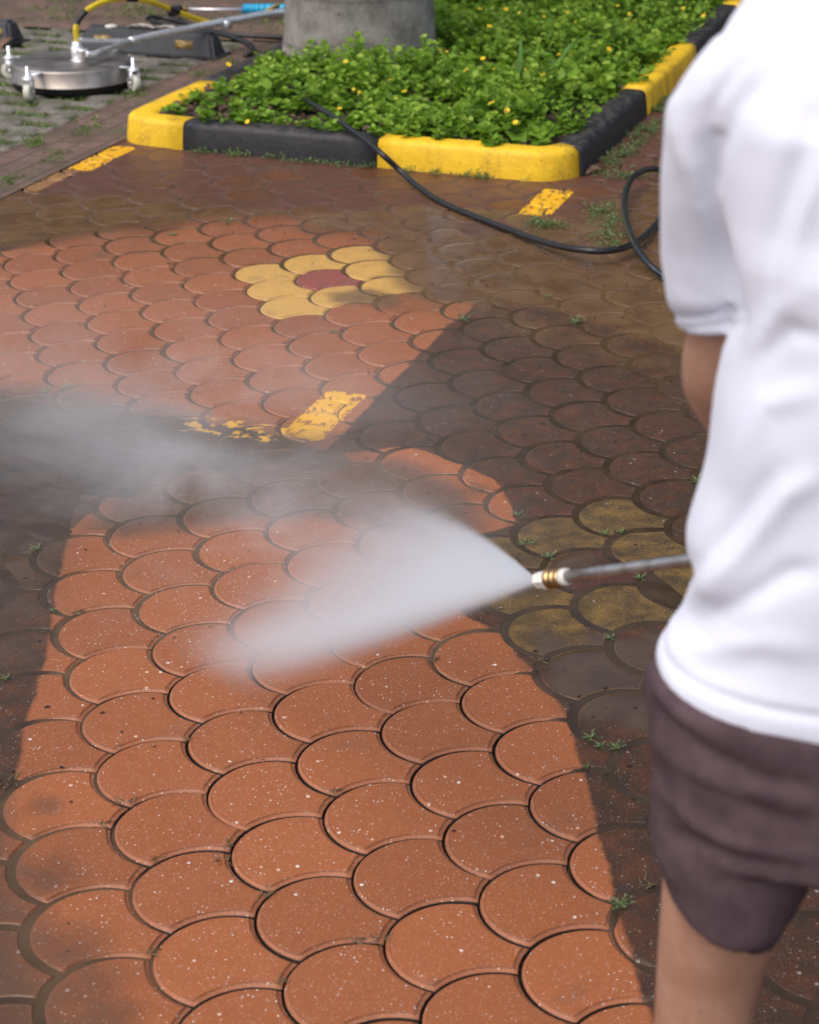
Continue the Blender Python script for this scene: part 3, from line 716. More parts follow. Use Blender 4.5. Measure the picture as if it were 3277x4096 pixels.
def cleaner():
    c = np.array([-3.085, 4.635, 0.]); o = thing('surface_cleaner', c, 'round stainless steel surface cleaner on four white castors standing on the grass blocks', 'surface cleaner')
    V, Fc = lathe([(.251, .034), (.259, .034), (.259, .039), (.252, .042), (.2525, .096), (.249, .103), (.240, .1065), (.12, .111), (.0, .112)], 96, (c[0], c[1], 0)); mesh_obj('deck', V, Fc[:-1], STEEL, o)
    V, Fc = lathe([(.225, .004), (.246, .004), (.249, .036), (.24, .045), (.1, .045)], 80, (c[0], c[1], 0)); mesh_obj('brush_skirt', V, Fc, BRUSH, o)
    v = dp(313, 255, 7.90); u = dp(334, 262, 7.86)
    h1 = lathe([(.026, .10), (.026, .165), (.020, .168), (.020, .185), (.012, .186)], 24, (v[0], v[1], 0))
    h2 = lathe([(.020, .10), (.020, .152), (.024, .153), (.024, .162), (.01, .163)], 24, (u[0], u[1], 0))
    mesh_obj('swivel_hub', *join([h1, h2, lathe([(.04, .108), (.04, .116), (.03, .118), (.0, .118)], 24, ((v[0]+u[0])/2, (v[1]+u[1])/2, 0))]), CHROME, o)
    # fork-shaped handle
    pts = [dp(316, 161, 8.00), dp(350, 165, 8.03), dp(420, 166, 8.1), dp(527, 165, 8.22)]
    t1 = tube(spline(pts, 5), .013, 12)
    pts = [dp(345, 216, 7.80), dp(375, 217, 7.82), dp(400, 207, 7.86), dp(460, 186, 8.0), dp(527, 163, 8.22)]
    t2 = tube(spline(pts, 5), .013, 12)
    L = [dp(518, 166, 8.2), dp(620, 142, 8.32), dp(800, 106, 8.5), dp(960, 76, 8.7), dp(1085, 54, 8.86), dp(1175, 48, 8.95), dp(1300, 30, 9.1)]
    t3 = tube(spline(L, 6), .018, 14)
    j = dp(905, 98, 8.62); d = dp(925, 93, 8.65)-j
    t4 = tube([j-d*.6, j-d*.59, j+d*.6, j+d*.61], [.015, .022, .022, .015], 14)
    mesh_obj('handle', *join([t1, t2, t3, t4]), CHROME, o)
    for q, (x, y, an) in enumerate([(-3.400, 4.667, 1.9), (-3.103, 4.300, .15), (-2.781, 4.605, 1.0), (-3.06, 4.965, .4)]):
        e = mesh_obj('castor', *join([lathe([(.022, .088), (.026, .089), (.026, .093), (.020, .096), (.014, .104), (.008, .105), (.008, .140), (.005, .141)], 18, (x, y, 0)),
                                       box(((x*2+c[0])/3, (y*2+c[1])/3, .1), (.16, .035, .004), math.atan2(y-c[1], x-c[0]), .001)]), CHROME, o)
        e['_o'] = list(o['_o'])
        V, Fc = lathe([(.012, -.014), (.033, -.014), (.0365, -.011), (.0365, .011), (.033, .014), (.012, .014)], 26)
        M = Matrix.Rotation(an, 3, 'Z') @ Matrix.Rotation(R(90), 3, 'Y')
        V = [tuple(M @ Vector(p)+Vector((x, y, .0385))) for p in V]; mesh_obj('wheel', V, Fc, WHITEP, e)
        pl = []
        for s_ in (-1, 1):
            b = box((s_*.0185, 0, .062), (.003, .030, .055), 0, .001); b = ([tuple(Matrix.Rotation(an, 3, 'Z') @ Vector(p)+Vector((x, y, 0))) for p in b[0]], b[1]); pl.append(b)
        ax = tube([(-.024, 0, .0385), (.024, 0, .0385)], .006, 10); ax = ([tuple(Matrix.Rotation(an, 3, 'Z') @ Vector(p)+Vector((x, y, 0))) for p in ax[0]], ax[1]); pl.append(ax)
        mesh_obj('fork', *join(pl), CHROME, e)
    # striped pressure hose rising from the hub
    H = [dp(311, 168, 7.90), dp(306, 140, 7.90), dp(304, 118, 7.90), dp(312, 86, 7.91), dp(332, 58, 7.92), dp(362, 32, 7.95), dp(410, 9, 8.0), dp(470, -4, 8.08), dp(540, -3, 8.16), dp(600, 6, 8.24), dp(650, 24, 8.32), dp(705, 46, 8.4), dp(760, 66, 8.47), dp(830, 88, 8.56), dp(890, 98, 8.64)]
    P = spline(H, 8); n = 14; V, Fc = tube(P, .0125, n)
    e = mesh_obj('pressure_hose', V, Fc, None, o)
    at = e.data.attributes.new('u', 'FLOAT', 'POINT'); al = e.data.attributes.new('face', 'FLOAT', 'POINT')
    s_ = np.concatenate([[0], np.cumsum(np.linalg.norm(np.diff(P, axis=0), axis=1))])
    at.data.foreach_set('value', np.repeat(s_, n).astype(np.float32))
    Vn = np.array(V); ctr = np.repeat(P, n, 0); d = Vn-ctr; d /= np.linalg.norm(d, axis=1)[:, None]; view = CAM-ctr; view[:, 2] += .0; view /= np.linalg.norm(view, axis=1)[:, None]
    al.data.foreach_set('value', ((d*view).sum(1)).astype(np.float32))
    m = Mat('striped_hose', .45); u_, fa = m.attr('u'), m.attr('face'); fr = (u_*3.3+.66)._m('FRACT')
    lines = (fr*14.)._m('FRACT')
    yk = fr.ss(.12, .13)*fr.ss(.90, .89)*fa.ss(.15, .25); text = m.noise(170, 2).ss(.52, .56)*fa.ss(.72, .8)
    m.set('Base Color', m.mix(yk, (.012, .012, .012), m.mix(text*.75, (.70, .50, .015), (.12, .09, .01)))); e.data.materials.append(m.m)
    mesh_obj('hose_fitting', *tube([dp(310, 172, 7.9), dp(311, 158, 7.9), dp(306, 143, 7.9)], .012, 12), CHROME, o)
cleaner()

def wheel_stop(x0, x1, y, label, caps, refl):
    o = thing('wheel_stop', ((x0+x1)/2, y, 0), label, 'wheel stop', 'rubber wheel stops')
    bm = bmesh.new(); h = .108; vs = []
    for z, iy, ix in ((0, 0, 0), (h, .035, .028)):
        vs += [bm.verts.new(p) for p in ((x0+ix, y+iy, z), (x1-ix, y+iy, z), (x1-ix, y+.15-iy, z), (x0+ix, y+.15-iy, z))]
    for f in ((3, 2, 1, 0), (4, 5, 6, 7), (0, 1, 5, 4), (1, 2, 6, 5), (2, 3, 7, 6), (3, 0, 4, 7)): bm.faces.new([vs[i] for i in f])
    bmesh.ops.bevel(bm, geom=list(bm.edges), offset=.014, segments=3, affect='EDGES')
    V = [tuple(v.co) for v in bm.verts]; Fc = [tuple(v.index for v in f.verts) for f in bm.faces]; bm.free()
    base = box(((x0+x1)/2, y+.075, .006), (x1-x0+.03, .17, .012), 0, .004)
    mesh_obj('body', *join([(V, Fc), base]), RUBSTOP, o, smooth=False)
    for cx in caps: mesh_obj('bolt_cap', *lathe([(.030, h-.004), (.028, h+.004), (.018, h+.008), (0, h+.009)], 20, (cx, y+.075, 0)), WHITEP, o)
    for cx in refl:
        b = box((0, 0, 0), (.085, .006, .036), 0, .0025); M = Matrix.Rotation(R(-18), 3, 'X')
        mesh_obj('reflector', [tuple(M @ Vector(p)+Vector((cx, y+.018, .058))) for p in b[0]], b[1], REFL, o)
RUBSTOP = simple('worn_rubber', (.042, .044, .050), .6, var=.3, nscale=14, bump=.001)
m = Mat('worn_reflector', .4); m.set('Base Color', m.mix(m.noise(70, 4).ss(.35, .65), (.12, .07, .02), (.46, .30, .10))); REFL = m.m
wheel_stop(-3.43, -2.745, 5.325, 'black rubber wheel stop with a worn yellow reflector, lying behind the surface cleaner', [-3.29, -2.95], [-2.90, -3.31])
wheel_stop(-4.46, -3.775, 5.32, 'black rubber wheel stop cut off by the left edge of the picture', [-3.93, -4.3], [-3.87, -4.34])

def dry_leaf(p, ln, wd, az, curl, mat, label, grp=None, tilt=0.):
    n = 10; V = []; Fc = []
    for i in range(n+1):
        t = i/n; hw = wd*.5*math.sin(math.pi*(.04+.92*t))**.8; z = curl*math.sin(math.pi*t)+.004
        for s_ in (-1, -.5, 0, .5, 1): V.append((ln*(t-.5), hw*s_, z+abs(s_)*hw*.35+.002*math.sin(t*23+s_*4)))
    for i in range(n):
        for k in range(4): a = i*5+k; Fc.append((a, a+1, a+6, a+5))
    o = mesh_obj('dry_leaf', V, Fc, mat, loc0=(0, 0, 0)); o.location = tuple(p); o.rotation_euler = (0, tilt, az)
    return tag(o, label, 'leaf', grp)
DL = simple('dry_leaf_brown', (.17, .09, .055), .7, var=.4); DW = simple('dry_leaf_pale', (.42, .38, .33), .7, var=.3)
A0 = math.atan2(E1[1], E1[0])
dry_leaf(gp(38, 190, .0), .15, .05, A0+.9, .03, DL, 'curled brown dead leaf leaning on the wheel stop at the left edge', tilt=-.2)
dry_leaf(gp(230, 382, .0), .085, .045, A0+.1, .012, DL, 'flat brown dead leaf beside the front castor of the surface cleaner')
dry_leaf((-3.13, 5.385, .109), .15, .045, A0-.25, .008, DW, 'pale dry leaf on top of the wheel stop, the left one of two')
dry_leaf((-3.01, 5.39, .109), .15, .040, A0-.15, .008, DW, 'pale dry leaf on top of the wheel stop, the right one of two')
dry_leaf(gp(2385, 690, .0), .11, .035, A0+.8, .012, DL, 'curled tan leaf lying against the foot of the black right kerb stone')

PRINT_ANG = .30
# ---- hoses
def hose(P, r, label, mat, name='hose'):
    P = np.array(P); base = P[0]; V, Fc = tube(P, r, 14); o = mesh_obj(name, V, Fc, mat, loc0=tuple(base)); return tag(o, label, 'hose')
m = Mat('black_hose', .32); m.set('Base Color', m.mix(m.noise(50, 3).ss(.3, .7), (.010, .010, .011), (.020, .020, .021))); HOSE = m.m
ptsg = [gp(1130, 330, .12), gp(1200, 385, .13), gp(1265, 425, .135), gp(1330, 465, .13), gp(1400, 515, .122), gp(1470, 565, .118), gp(1530, 618, .10), gp(1600, 682, .045), gp(1665, 740, .018), gp(1760, 805, .012), gp(1880, 858, .012), gp(2000, 905, .014), gp(2120, 950, .020), gp(2240, 985, .035), gp(2360, 1003, .045), gp(2460, 1000, .040), gp(2540, 972, .030), gp(2600, 925, .022), gp(2650, 862, .014), gp(2700, 780, .012), gp(2700, 715, .02), gp(2640, 680, .045), gp(2580, 680, .06), gp(2530, 712, .055), gp(2504, 770, .045), gp(2498, 840, .04), gp(2514, 915, .045), gp(2545, 985, .058), gp(2590, 1050, .04), gp(2650, 1100, .02), gp(2760, 1150, .012), gp(2900, 1190, .012), gp(3100, 1300, .012)]
MH = spline(ptsg, 9)
ho = hose(MH, .0103, 'long black pressure hose running over the kerb and looping behind the white sleeve', HOSE, 'pressure_hose')
s_ = np.concatenate([[0], np.cumsum(np.linalg.norm(np.diff(MH, axis=0), axis=1))])
for nm, val in (('u', np.repeat(s_, 14)), ('ang', np.tile(np.arange(14)/14., len(MH)))):
    at = ho.data.attributes.new(nm, 'FLOAT', 'POINT'); at.data.foreach_set('value', val.astype(np.float32))
m = Mat('printed_black_hose', .32); u_ = m.attr('u'); pr = ((m.attr('ang')-PRINT_ANG).abs().ss(.055, .045))*((u_*26)._m('FRACT').ss(.30, .34))*m.noise(300, 2).ss(.40, .46)*u_.ss(3.05, 3.1)
m.set('Base Color', m.mix(pr, m.mix(m.noise(50, 3).ss(.3, .7), (.010, .010, .011), (.020, .020, .021)), (.02, .30, .55))); ho.data.materials[0] = m.m
hose(spline([gp(980, 225, .01), gp(1015, 205, .02), gp(1000, 178, .02), gp(940, 152, .014), gp(850, 128, .014), gp(760, 112, .016), gp(660, 97, .02), gp(600, 78, .03), gp(592, 70, .04), (gp(615, 69, .03)), gp(680, 76, .02), gp(760, 98, .014), gp(840, 122, .014), gp(930, 138, .012), gp(1040, 146, .012), gp(1160, 150, .02)], 9), .011, 'flattened black hose loop lying between the wheel stop and the palm trunk', HOSE, 'hose')

# ---- second lance with the blue grip, lying behind
def blue_lance():
    at = gp(900, 40, .03); o = thing('spray_lance', at, 'idle spray lance with ribbed bright blue grip lying on the paving beside the palm trunk', 'spray lance')
    z = .045
    mesh_obj('tube', *tube([gp(735, 37, z), gp(850, 39, z), gp(980, 38, z)], .0085, 12), CHROME, o)
    mesh_obj('nozzle_guard', *tube([gp(672, 46, z), gp(676, 46, z), gp(725, 41, z), gp(733, 40, z)], [.018, .027, .025, .012], 16), RUBBER, o)
    mesh_obj('nozzle', *tube([gp(728, 38, z), gp(748, 38, z)], .012, 12), simple('brass', (.50, .30, .08), .3, 1.), o)
    P = spline([gp(972, 36, z), gp(982, 36, z), gp(1080, 36, z), gp(1240, 36, z)], 26)
    rad = .025+.0022*np.sin(np.arange(len(P))*1.25); rad[:3] = [.016, .021, .025]
    mesh_obj('grip', *tube(P, rad, 18), simple('blue_plastic', (.012, .36, .62), .35, var=.1), o)
blue_lance()
hose(spline([gp(1055, 52, .04), gp(1100, 28, .06), gp(1160, 4, .07), gp(1250, -30, .08)], 8), .011, 'short visible end of a yellow and black hose behind the blue grip', simple('yellow_black_hose', (.30, .20, .02), .5, var=.8, nscale=30), 'hose')

# ================================================================== WEEDS AND DEBRIS
WL = mat_leaf('weed_leaf', (.06, .12, .035), (.16, .23, .08), (.34, .40, .22)); WD = mat_leaf('dry_weed', (.06, .05, .03), (.16, .12, .06), (.30, .25, .13))
def weed_mesh(kind, seed):
    r = np.random.default_rng(seed); B, AZ, PI_, SZ, RO = [], [], [], [], []
    if kind == 'green':
        for s_ in range(9):
            az = r.uniform(0, 6.28); ln = r.uniform(.012, .034); h = r.uniform(.004, .024)
            for t in np.linspace(.15, 1, 6):
                for q in (-1, 1): B.append((math.cos(az)*ln*t, math.sin(az)*ln*t, h*t)); AZ.append(az-1.57+q*.8+r.normal(0, .2)); PI_.append(r.uniform(.1, .9)); SZ.append(r.uniform(.005, .010)*(1.25-.5*t)); RO.append(r.normal(0, .4))
    else:
        for s_ in range(16):
            az = r.uniform(0, 6.28); B.append((r.normal(0, .008), r.normal(0, .008), .001)); AZ.append(az); PI_.append(r.uniform(.05, .9)); SZ.append(r.uniform(.010, .028)); RO.append(0)
    o = leaf_mesh('weed', np.array(B), np.array(AZ), np.array(PI_), np.array(SZ), np.array(RO), WL if kind == 'green' else WD, r.random(len(B)), .30 if kind == 'green' else .10, False)
    return o
WEEDS = [((1858, 1280), 1.5, 'g', 'pale green weed tuft in a joint just right of the upper washed area edge'), ((2300, 1290), 1.7, 'g', 'spreading green weed in the muddy joint left of the sleeve cuff'), ((2197, 1186), 1.1, 'g', 'tiny bright green sprout standing in the brown puddle'),
 ((2070, 2060), 1.0, 'g', 'small weed at the right tip of the washed bulge above the flower pattern'), ((2088, 2178), .9, 'g', 'small weed on the muddy yellow paver above the nozzle, the left of two'), ((2130, 2172), .8, 'g', 'small weed on the muddy yellow paver above the nozzle, the right of two'),
 ((2198, 2228), 1.3, 'g', 'upright feathery weed directly above the white nozzle tip'), ((2420, 2136), .9, 'g', 'flat weed in the joint above the lance, the left of two'), ((2484, 2126), .9, 'g', 'flat weed in the joint above the lance, the right of two'),
 ((2562, 2312), 1.1, 'g', 'weed clump in the joint just below the lance tube'), ((2788, 1925), 1.3, 'g', 'weed clump beside the shirt above the dark yellow pavers'), ((2712, 2472), 1.2, 'g', 'weed clump in the joint beside the shirt below the lance'),
 ((2440, 2552), .8, 'g', 'tiny weed at the edge of the dark puddle under the lance'), ((2152, 2645), 1.1, 'd', 'grey dry weed on the left shore of the dark puddle'), ((2356, 2950), 1.1, 'g', 'bright green weed below the dark puddle, upper end of a short chain'), ((2400, 2985), .8, 'g', 'green weed in the middle of the chain below the dark puddle'), ((2462, 2992), 1.0, 'g', 'bright green weed at the right end of the chain below the dark puddle'),
 ((2345, 3066), .6, 'g', 'tiny weed pair in the joint at the washed edge near the shorts'), ((2455, 3095), .9, 'd', 'grey weed in the dark joint beside the shorts'), ((2482, 3625), 1.2, 'g', 'thick mossy weed clump at the lower right washed edge'), ((2585, 3545), 1.3, 'd', 'dry grass clump beside the leg below the shorts'),
 ((180, 1572), 1.3, 'g', 'pale weed in the misty area at left, the nearer to the left edge'), ((272, 1548), 1.0, 'g', 'pale weed in the misty area at left, the one farther right'), ((142, 2196), 1.1, 'g', 'pale weed in the dark joint left of the washed area'), ((213, 2444), .7, 'g', 'tiny weed where the left washed edge meets a joint'), ((290, 2452), 1.0, 'd', 'wispy dry weed just inside the left washed edge'),
 ((22, 2712), .8, 'g', 'tiny green weed in the joint at the left picture edge'), ((28, 3120), 1.6, 'd', 'tall dry straw tuft at the left picture edge'), ((310, 2650), .8, 'd', 'straggly dry weed in the joint under the left washed edge'), ((745, 2958), .8, 'd', 'dry weed bit in an open joint at mid left'), ((505, 3218), 1.3, 'd', 'dark mossy clump in an open joint at left'), ((395, 3298), .9, 'd', 'mossy clump at a joint crossing near the lower left'),
 ((905, 3385), .9, 'd', 'dry moss at a joint crossing, with a small dark bud'), ((895, 3442), .9, 'd', 'dry weed hanging from a joint crossing in the lower middle'), ((1320, 3170), 1.0, 'd', 'mossy joint crossing in the centre of the washed slabs'), ((1728, 2640), 1.1, 'd', 'grey dry weed at a joint crossing below the spray'), ((640, 3440), .8, 'd', 'dry weed in the joint under the mossy clump'), ((590, 3812), .9, 'd', 'dry moss at a joint crossing in the lower left'),
 ((1065, 3580), 1.1, 'd', 'dry moss in the joint in the lower middle'), ((1535, 3762), 1.1, 'd', 'dry moss at a joint crossing near the bottom centre'), ((1410, 3770), .9, 'd', 'thin dry weed in a joint near the bottom centre'), ((1120, 3930), .9, 'd', 'dry weed at the lowest joint crossing in the centre'), ((1930, 1960), .5, 'd', 'dark plant scrap on the washed bulge'), ((1330, 1330), .9, 'g', 'thin green sprout in a joint below the first flower pattern'), ((690, 940), 1.3, 'g', 'pale weed lying at the upper edge of the washed area'), ((690, 1055), 1.0, 'd', 'dry sprig in a joint left of the first flower pattern')]
wp = {k: [weed_mesh('green' if k == 'g' else 'dry', s_) for s_ in (3, 5, 8)] for k in 'gd'}; used = set()
for k, ((x, y), s_, kd, lab) in enumerate(WEEDS):
    p = wp[kd][k % 3]
    if (kd, k % 3) in used: o = p.copy(); COL.objects.link(o)
    else: o = p; used.add((kd, k % 3))
    g = gp(x, y); o.location = (g[0], g[1], -.001); o.rotation_euler = (0, 0, k*2.1); s_ = s_*(.60 if kd == 'd' else .56)
    o.scale = (s_, s_, s_*.8)
    tag(o, lab, 'weed', 'weeds growing in the paving joints')
def fringe():
    P = []
    for a, b, n, sp in [((-2.1, 3.72), (-1.42, 3.70), 40, .015), ((-1.38, 3.70), (-.85, 3.69), 22, .015), ((-.62, 4.0), (-.60, 4.75), 90, .035), ((-.64, 4.85), (-.63, 5.2), 40, .02), ((-.62, 3.85), (-.45, 3.9), 25, .04), ((-.52, 3.45), (-.36, 3.0), 46, .03), ((-.70, 3.22), (-.62, 3.17), 20, .025), ((-.42, 3.95), (-.34, 4.5), 14, .06), ((-1.62, 2.9), (-1.5, 2.88), 1, .02)]:
        for i in range(n): t = rng.random(); P.append((a[0]+(b[0]-a[0])*t+rng.normal(0, sp), a[1]+(b[1]-a[1])*t+rng.normal(0, sp*.6)))
    P = np.array(P); B = []; 
    for x, y in P:
        c = np.array([x, y, .002]); B += [c+np.array([*rng.normal(0, .012, 2), abs(rng.normal(0, .008))]) for _ in range(14)]
    B = np.array(B); n = len(B)
    o = leaf_mesh('creeping_weeds', B, rng.uniform(0, 6.28, n), rng.uniform(0, 1., n), rng.uniform(.006, .014, n), rng.normal(0, .5, n), WL, rng.uniform(0, .75, n), .4, False)
    tag(o, kind='stuff', label='low creeping weeds and moss along the foot of the kerbs and the right-hand joints')
fringe()
def grass():
    n = 60000; X = rng.uniform(-5.3, -2.765, n); Y = rng.uniform(1.0, 5.8, n); d = grassblock(X, Y)
    pat = np.sin(X*4.3+np.sin(Y*3.1)*2)+np.sin(Y*5.7+X*2)
    k = (d < -.02) & (rng.random(n) < .75+.3*pat); X, Y = X[k], Y[k]; B = np.stack([X, Y, np.full(len(X), -.014)], 1); n = len(X)
    B2 = []
    for c in range(90):
        x = rng.uniform(-6, -.9); y = rng.uniform(5.9, 8.5); q = rng.normal(0, 1, (60, 2))*[.10, .06]; B2.append(np.column_stack([x+q[:, 0], y+q[:, 1], np.full(60, .004)]))
    for c in range(16):
        x = rng.uniform(-2.74, -2.5); y = rng.uniform(3, 5.6); q = rng.normal(0, 1, (20, 2))*[.02, .03]; B2.append(np.column_stack([x+q[:, 0], y+q[:, 1], np.full(20, .004)]))
    B = np.vstack([B]+B2); n = len(B)
    mt = mat_leaf('grass_blade', (.07, .13, .025), (.15, .25, .05), (.30, .36, .12))
    o = leaf_mesh('grass', B, rng.uniform(0, 6.28, n), rng.uniform(.1, 1.2, n), rng.uniform(.014, .036, n), rng.normal(0, .4, n), mt, rng.random(n), .16, False)
    tag(o, kind='stuff', label='short grass growing in the cells of the concrete grass blocks')
grass()
def debris():
    B = []
    for cx, cy, sx, sy, n in [(-.35, 2.55, .45, .35, 170), (.05, 2.1, .35, .35, 90), (-1.3, 2.9, .7, .12, 90), (-1.2, 1.5, .5, .10, 60), (-1.5, 1.75, .35, .3, 40), (.2, 1.6, .3, .4, 40), (-.5, .3, .5, .8, 30), (.25, .4, .2, .3, 30), (-.6, -.2, .2, .3, 25)]:
        B.append(np.column_stack([rng.normal(cx, sx, n), rng.normal(cy, sy, n), np.full(n, .0012)]))
    B = np.vstack(B); B = B[(B[:, 1] < 3.68) & (B[:, 0] > -2.3)]; n = len(B)
    o = leaf_mesh('debris', B, rng.uniform(-.6, .6, n)+A0+1.57, rng.normal(0, .1, n), rng.uniform(.003, .011, n), rng.normal(0, .2, n), simple('wet_debris', (.010, .008, .007), .5), rng.random(n), .5, False)
    tag(o, kind='stuff', label='small dark crumbs of wet dirt scattered over the paving')
debris()

# ================================================================== PERSON
PD = 1.40                                    # horizontal distance of the body ahead of the camera
def XZ(x, y, D=PD): p = dp(x, y, D); return float((p-CAM)@E1), float(p[2])
def remesh(name, parts, mat, parent, voxel, smooth_it, fold=None):
    V, Fc = join(parts); me = bpy.data.meshes.new('tmp'); me.from_pydata([tuple(v) for v in V], [], Fc); me.update()
    t = bpy.data.objects.new('tmp', me); COL.objects.link(t)
    md = t.modifiers.new('r', 'REMESH'); md.mode = 'VOXEL'; md.voxel_size = voxel; md.use_smooth_shade = True
    if smooth_it: ms = t.modifiers.new('s', 'SMOOTH'); ms.iterations = smooth_it; ms.factor = .5
    bpy.context.view_layer.update()
    dg = bpy.context.evaluated_depsgraph_get(); new = bpy.data.meshes.new_from_object(t.evaluated_get(dg))
    bpy.data.objects.remove(t); bpy.data.meshes.remove(me)
    n = len(new.vertices); co = np.zeros(n*3); new.vertices.foreach_get('co', co); co = co.reshape(-1, 3)
    no = np.zeros(n*3); new.vertices.foreach_get('normal', no); no = no.reshape(-1, 3)
    if fold is not None: co = co+no*fold(co)[:, None]
    co = co-np.array(parent['_o']); new.vertices.foreach_set('co', co.ravel()); new.update()
    new.polygons.foreach_set('use_smooth', np.ones(len(new.polygons), bool)); new.name = name
    new.materials.clear(); new.materials.append(mat)
    o = bpy.data.objects.new(name, new); COL.objects.link(o); o.parent = parent; return o
def loft(rings, n=40, ex=2.0):      # ring: X, D, z, half width, half depth [, tilt z per D]
    V = []
    for g in rings:
        X, D, z, rx, rd = g[:5]; tl = g[5] if len(g) > 5 else 0; tx = g[6] if len(g) > 6 else 0
        for k in range(n):
            a = 2*math.pi*k/n; ca, sa = math.cos(a), math.sin(a)
            u = rx*math.copysign(abs(ca)**(2/ex), ca); v = rd*math.copysign(abs(sa)**(2/ex), sa)
            V.append(tuple(loc(X+u, D+v, z+tl*v+tx*u)))
    m = len(rings); Fc = [(i*n+k, i*n+(k+1) % n, (i+1)*n+(k+1) % n, (i+1)*n+k) for i in range(m-1) for k in range(n)]
    Fc += [tuple(range(n-1, -1, -1)), tuple(range((m-1)*n, m*n))]
    return V, Fc
XC = .415
def cam_uv(co):                     # picture coordinates of a point, used to lay cloth folds where they fall on the body
    q = (co-CAM)@RM.T; return PW/2+F*q[:, 0]/-q[:, 2], PH/2-F*q[:, 1]/-q[:, 2]
def ridge(u, v, pts, wd, amp):
    P = np.array(pts, float); d = np.full(len(u), 1e9); tt = np.zeros(len(u)); n = len(P)-1
    for i in range(n):
        a, b = P[i], P[i+1]; e = b-a; t = np.clip(((u-a[0])*e[0]+(v-a[1])*e[1])/(e@e), 0, 1)
        q = np.hypot(u-a[0]-t*e[0], v-a[1]-t*e[1]); k = q < d; d = np.where(k, q, d); tt = np.where(k, (i+t)/n, tt)
    return amp*np.exp(-(d/wd)**2)*np.sin(math.pi*np.clip(tt*.9+.08, 0, 1))**.5

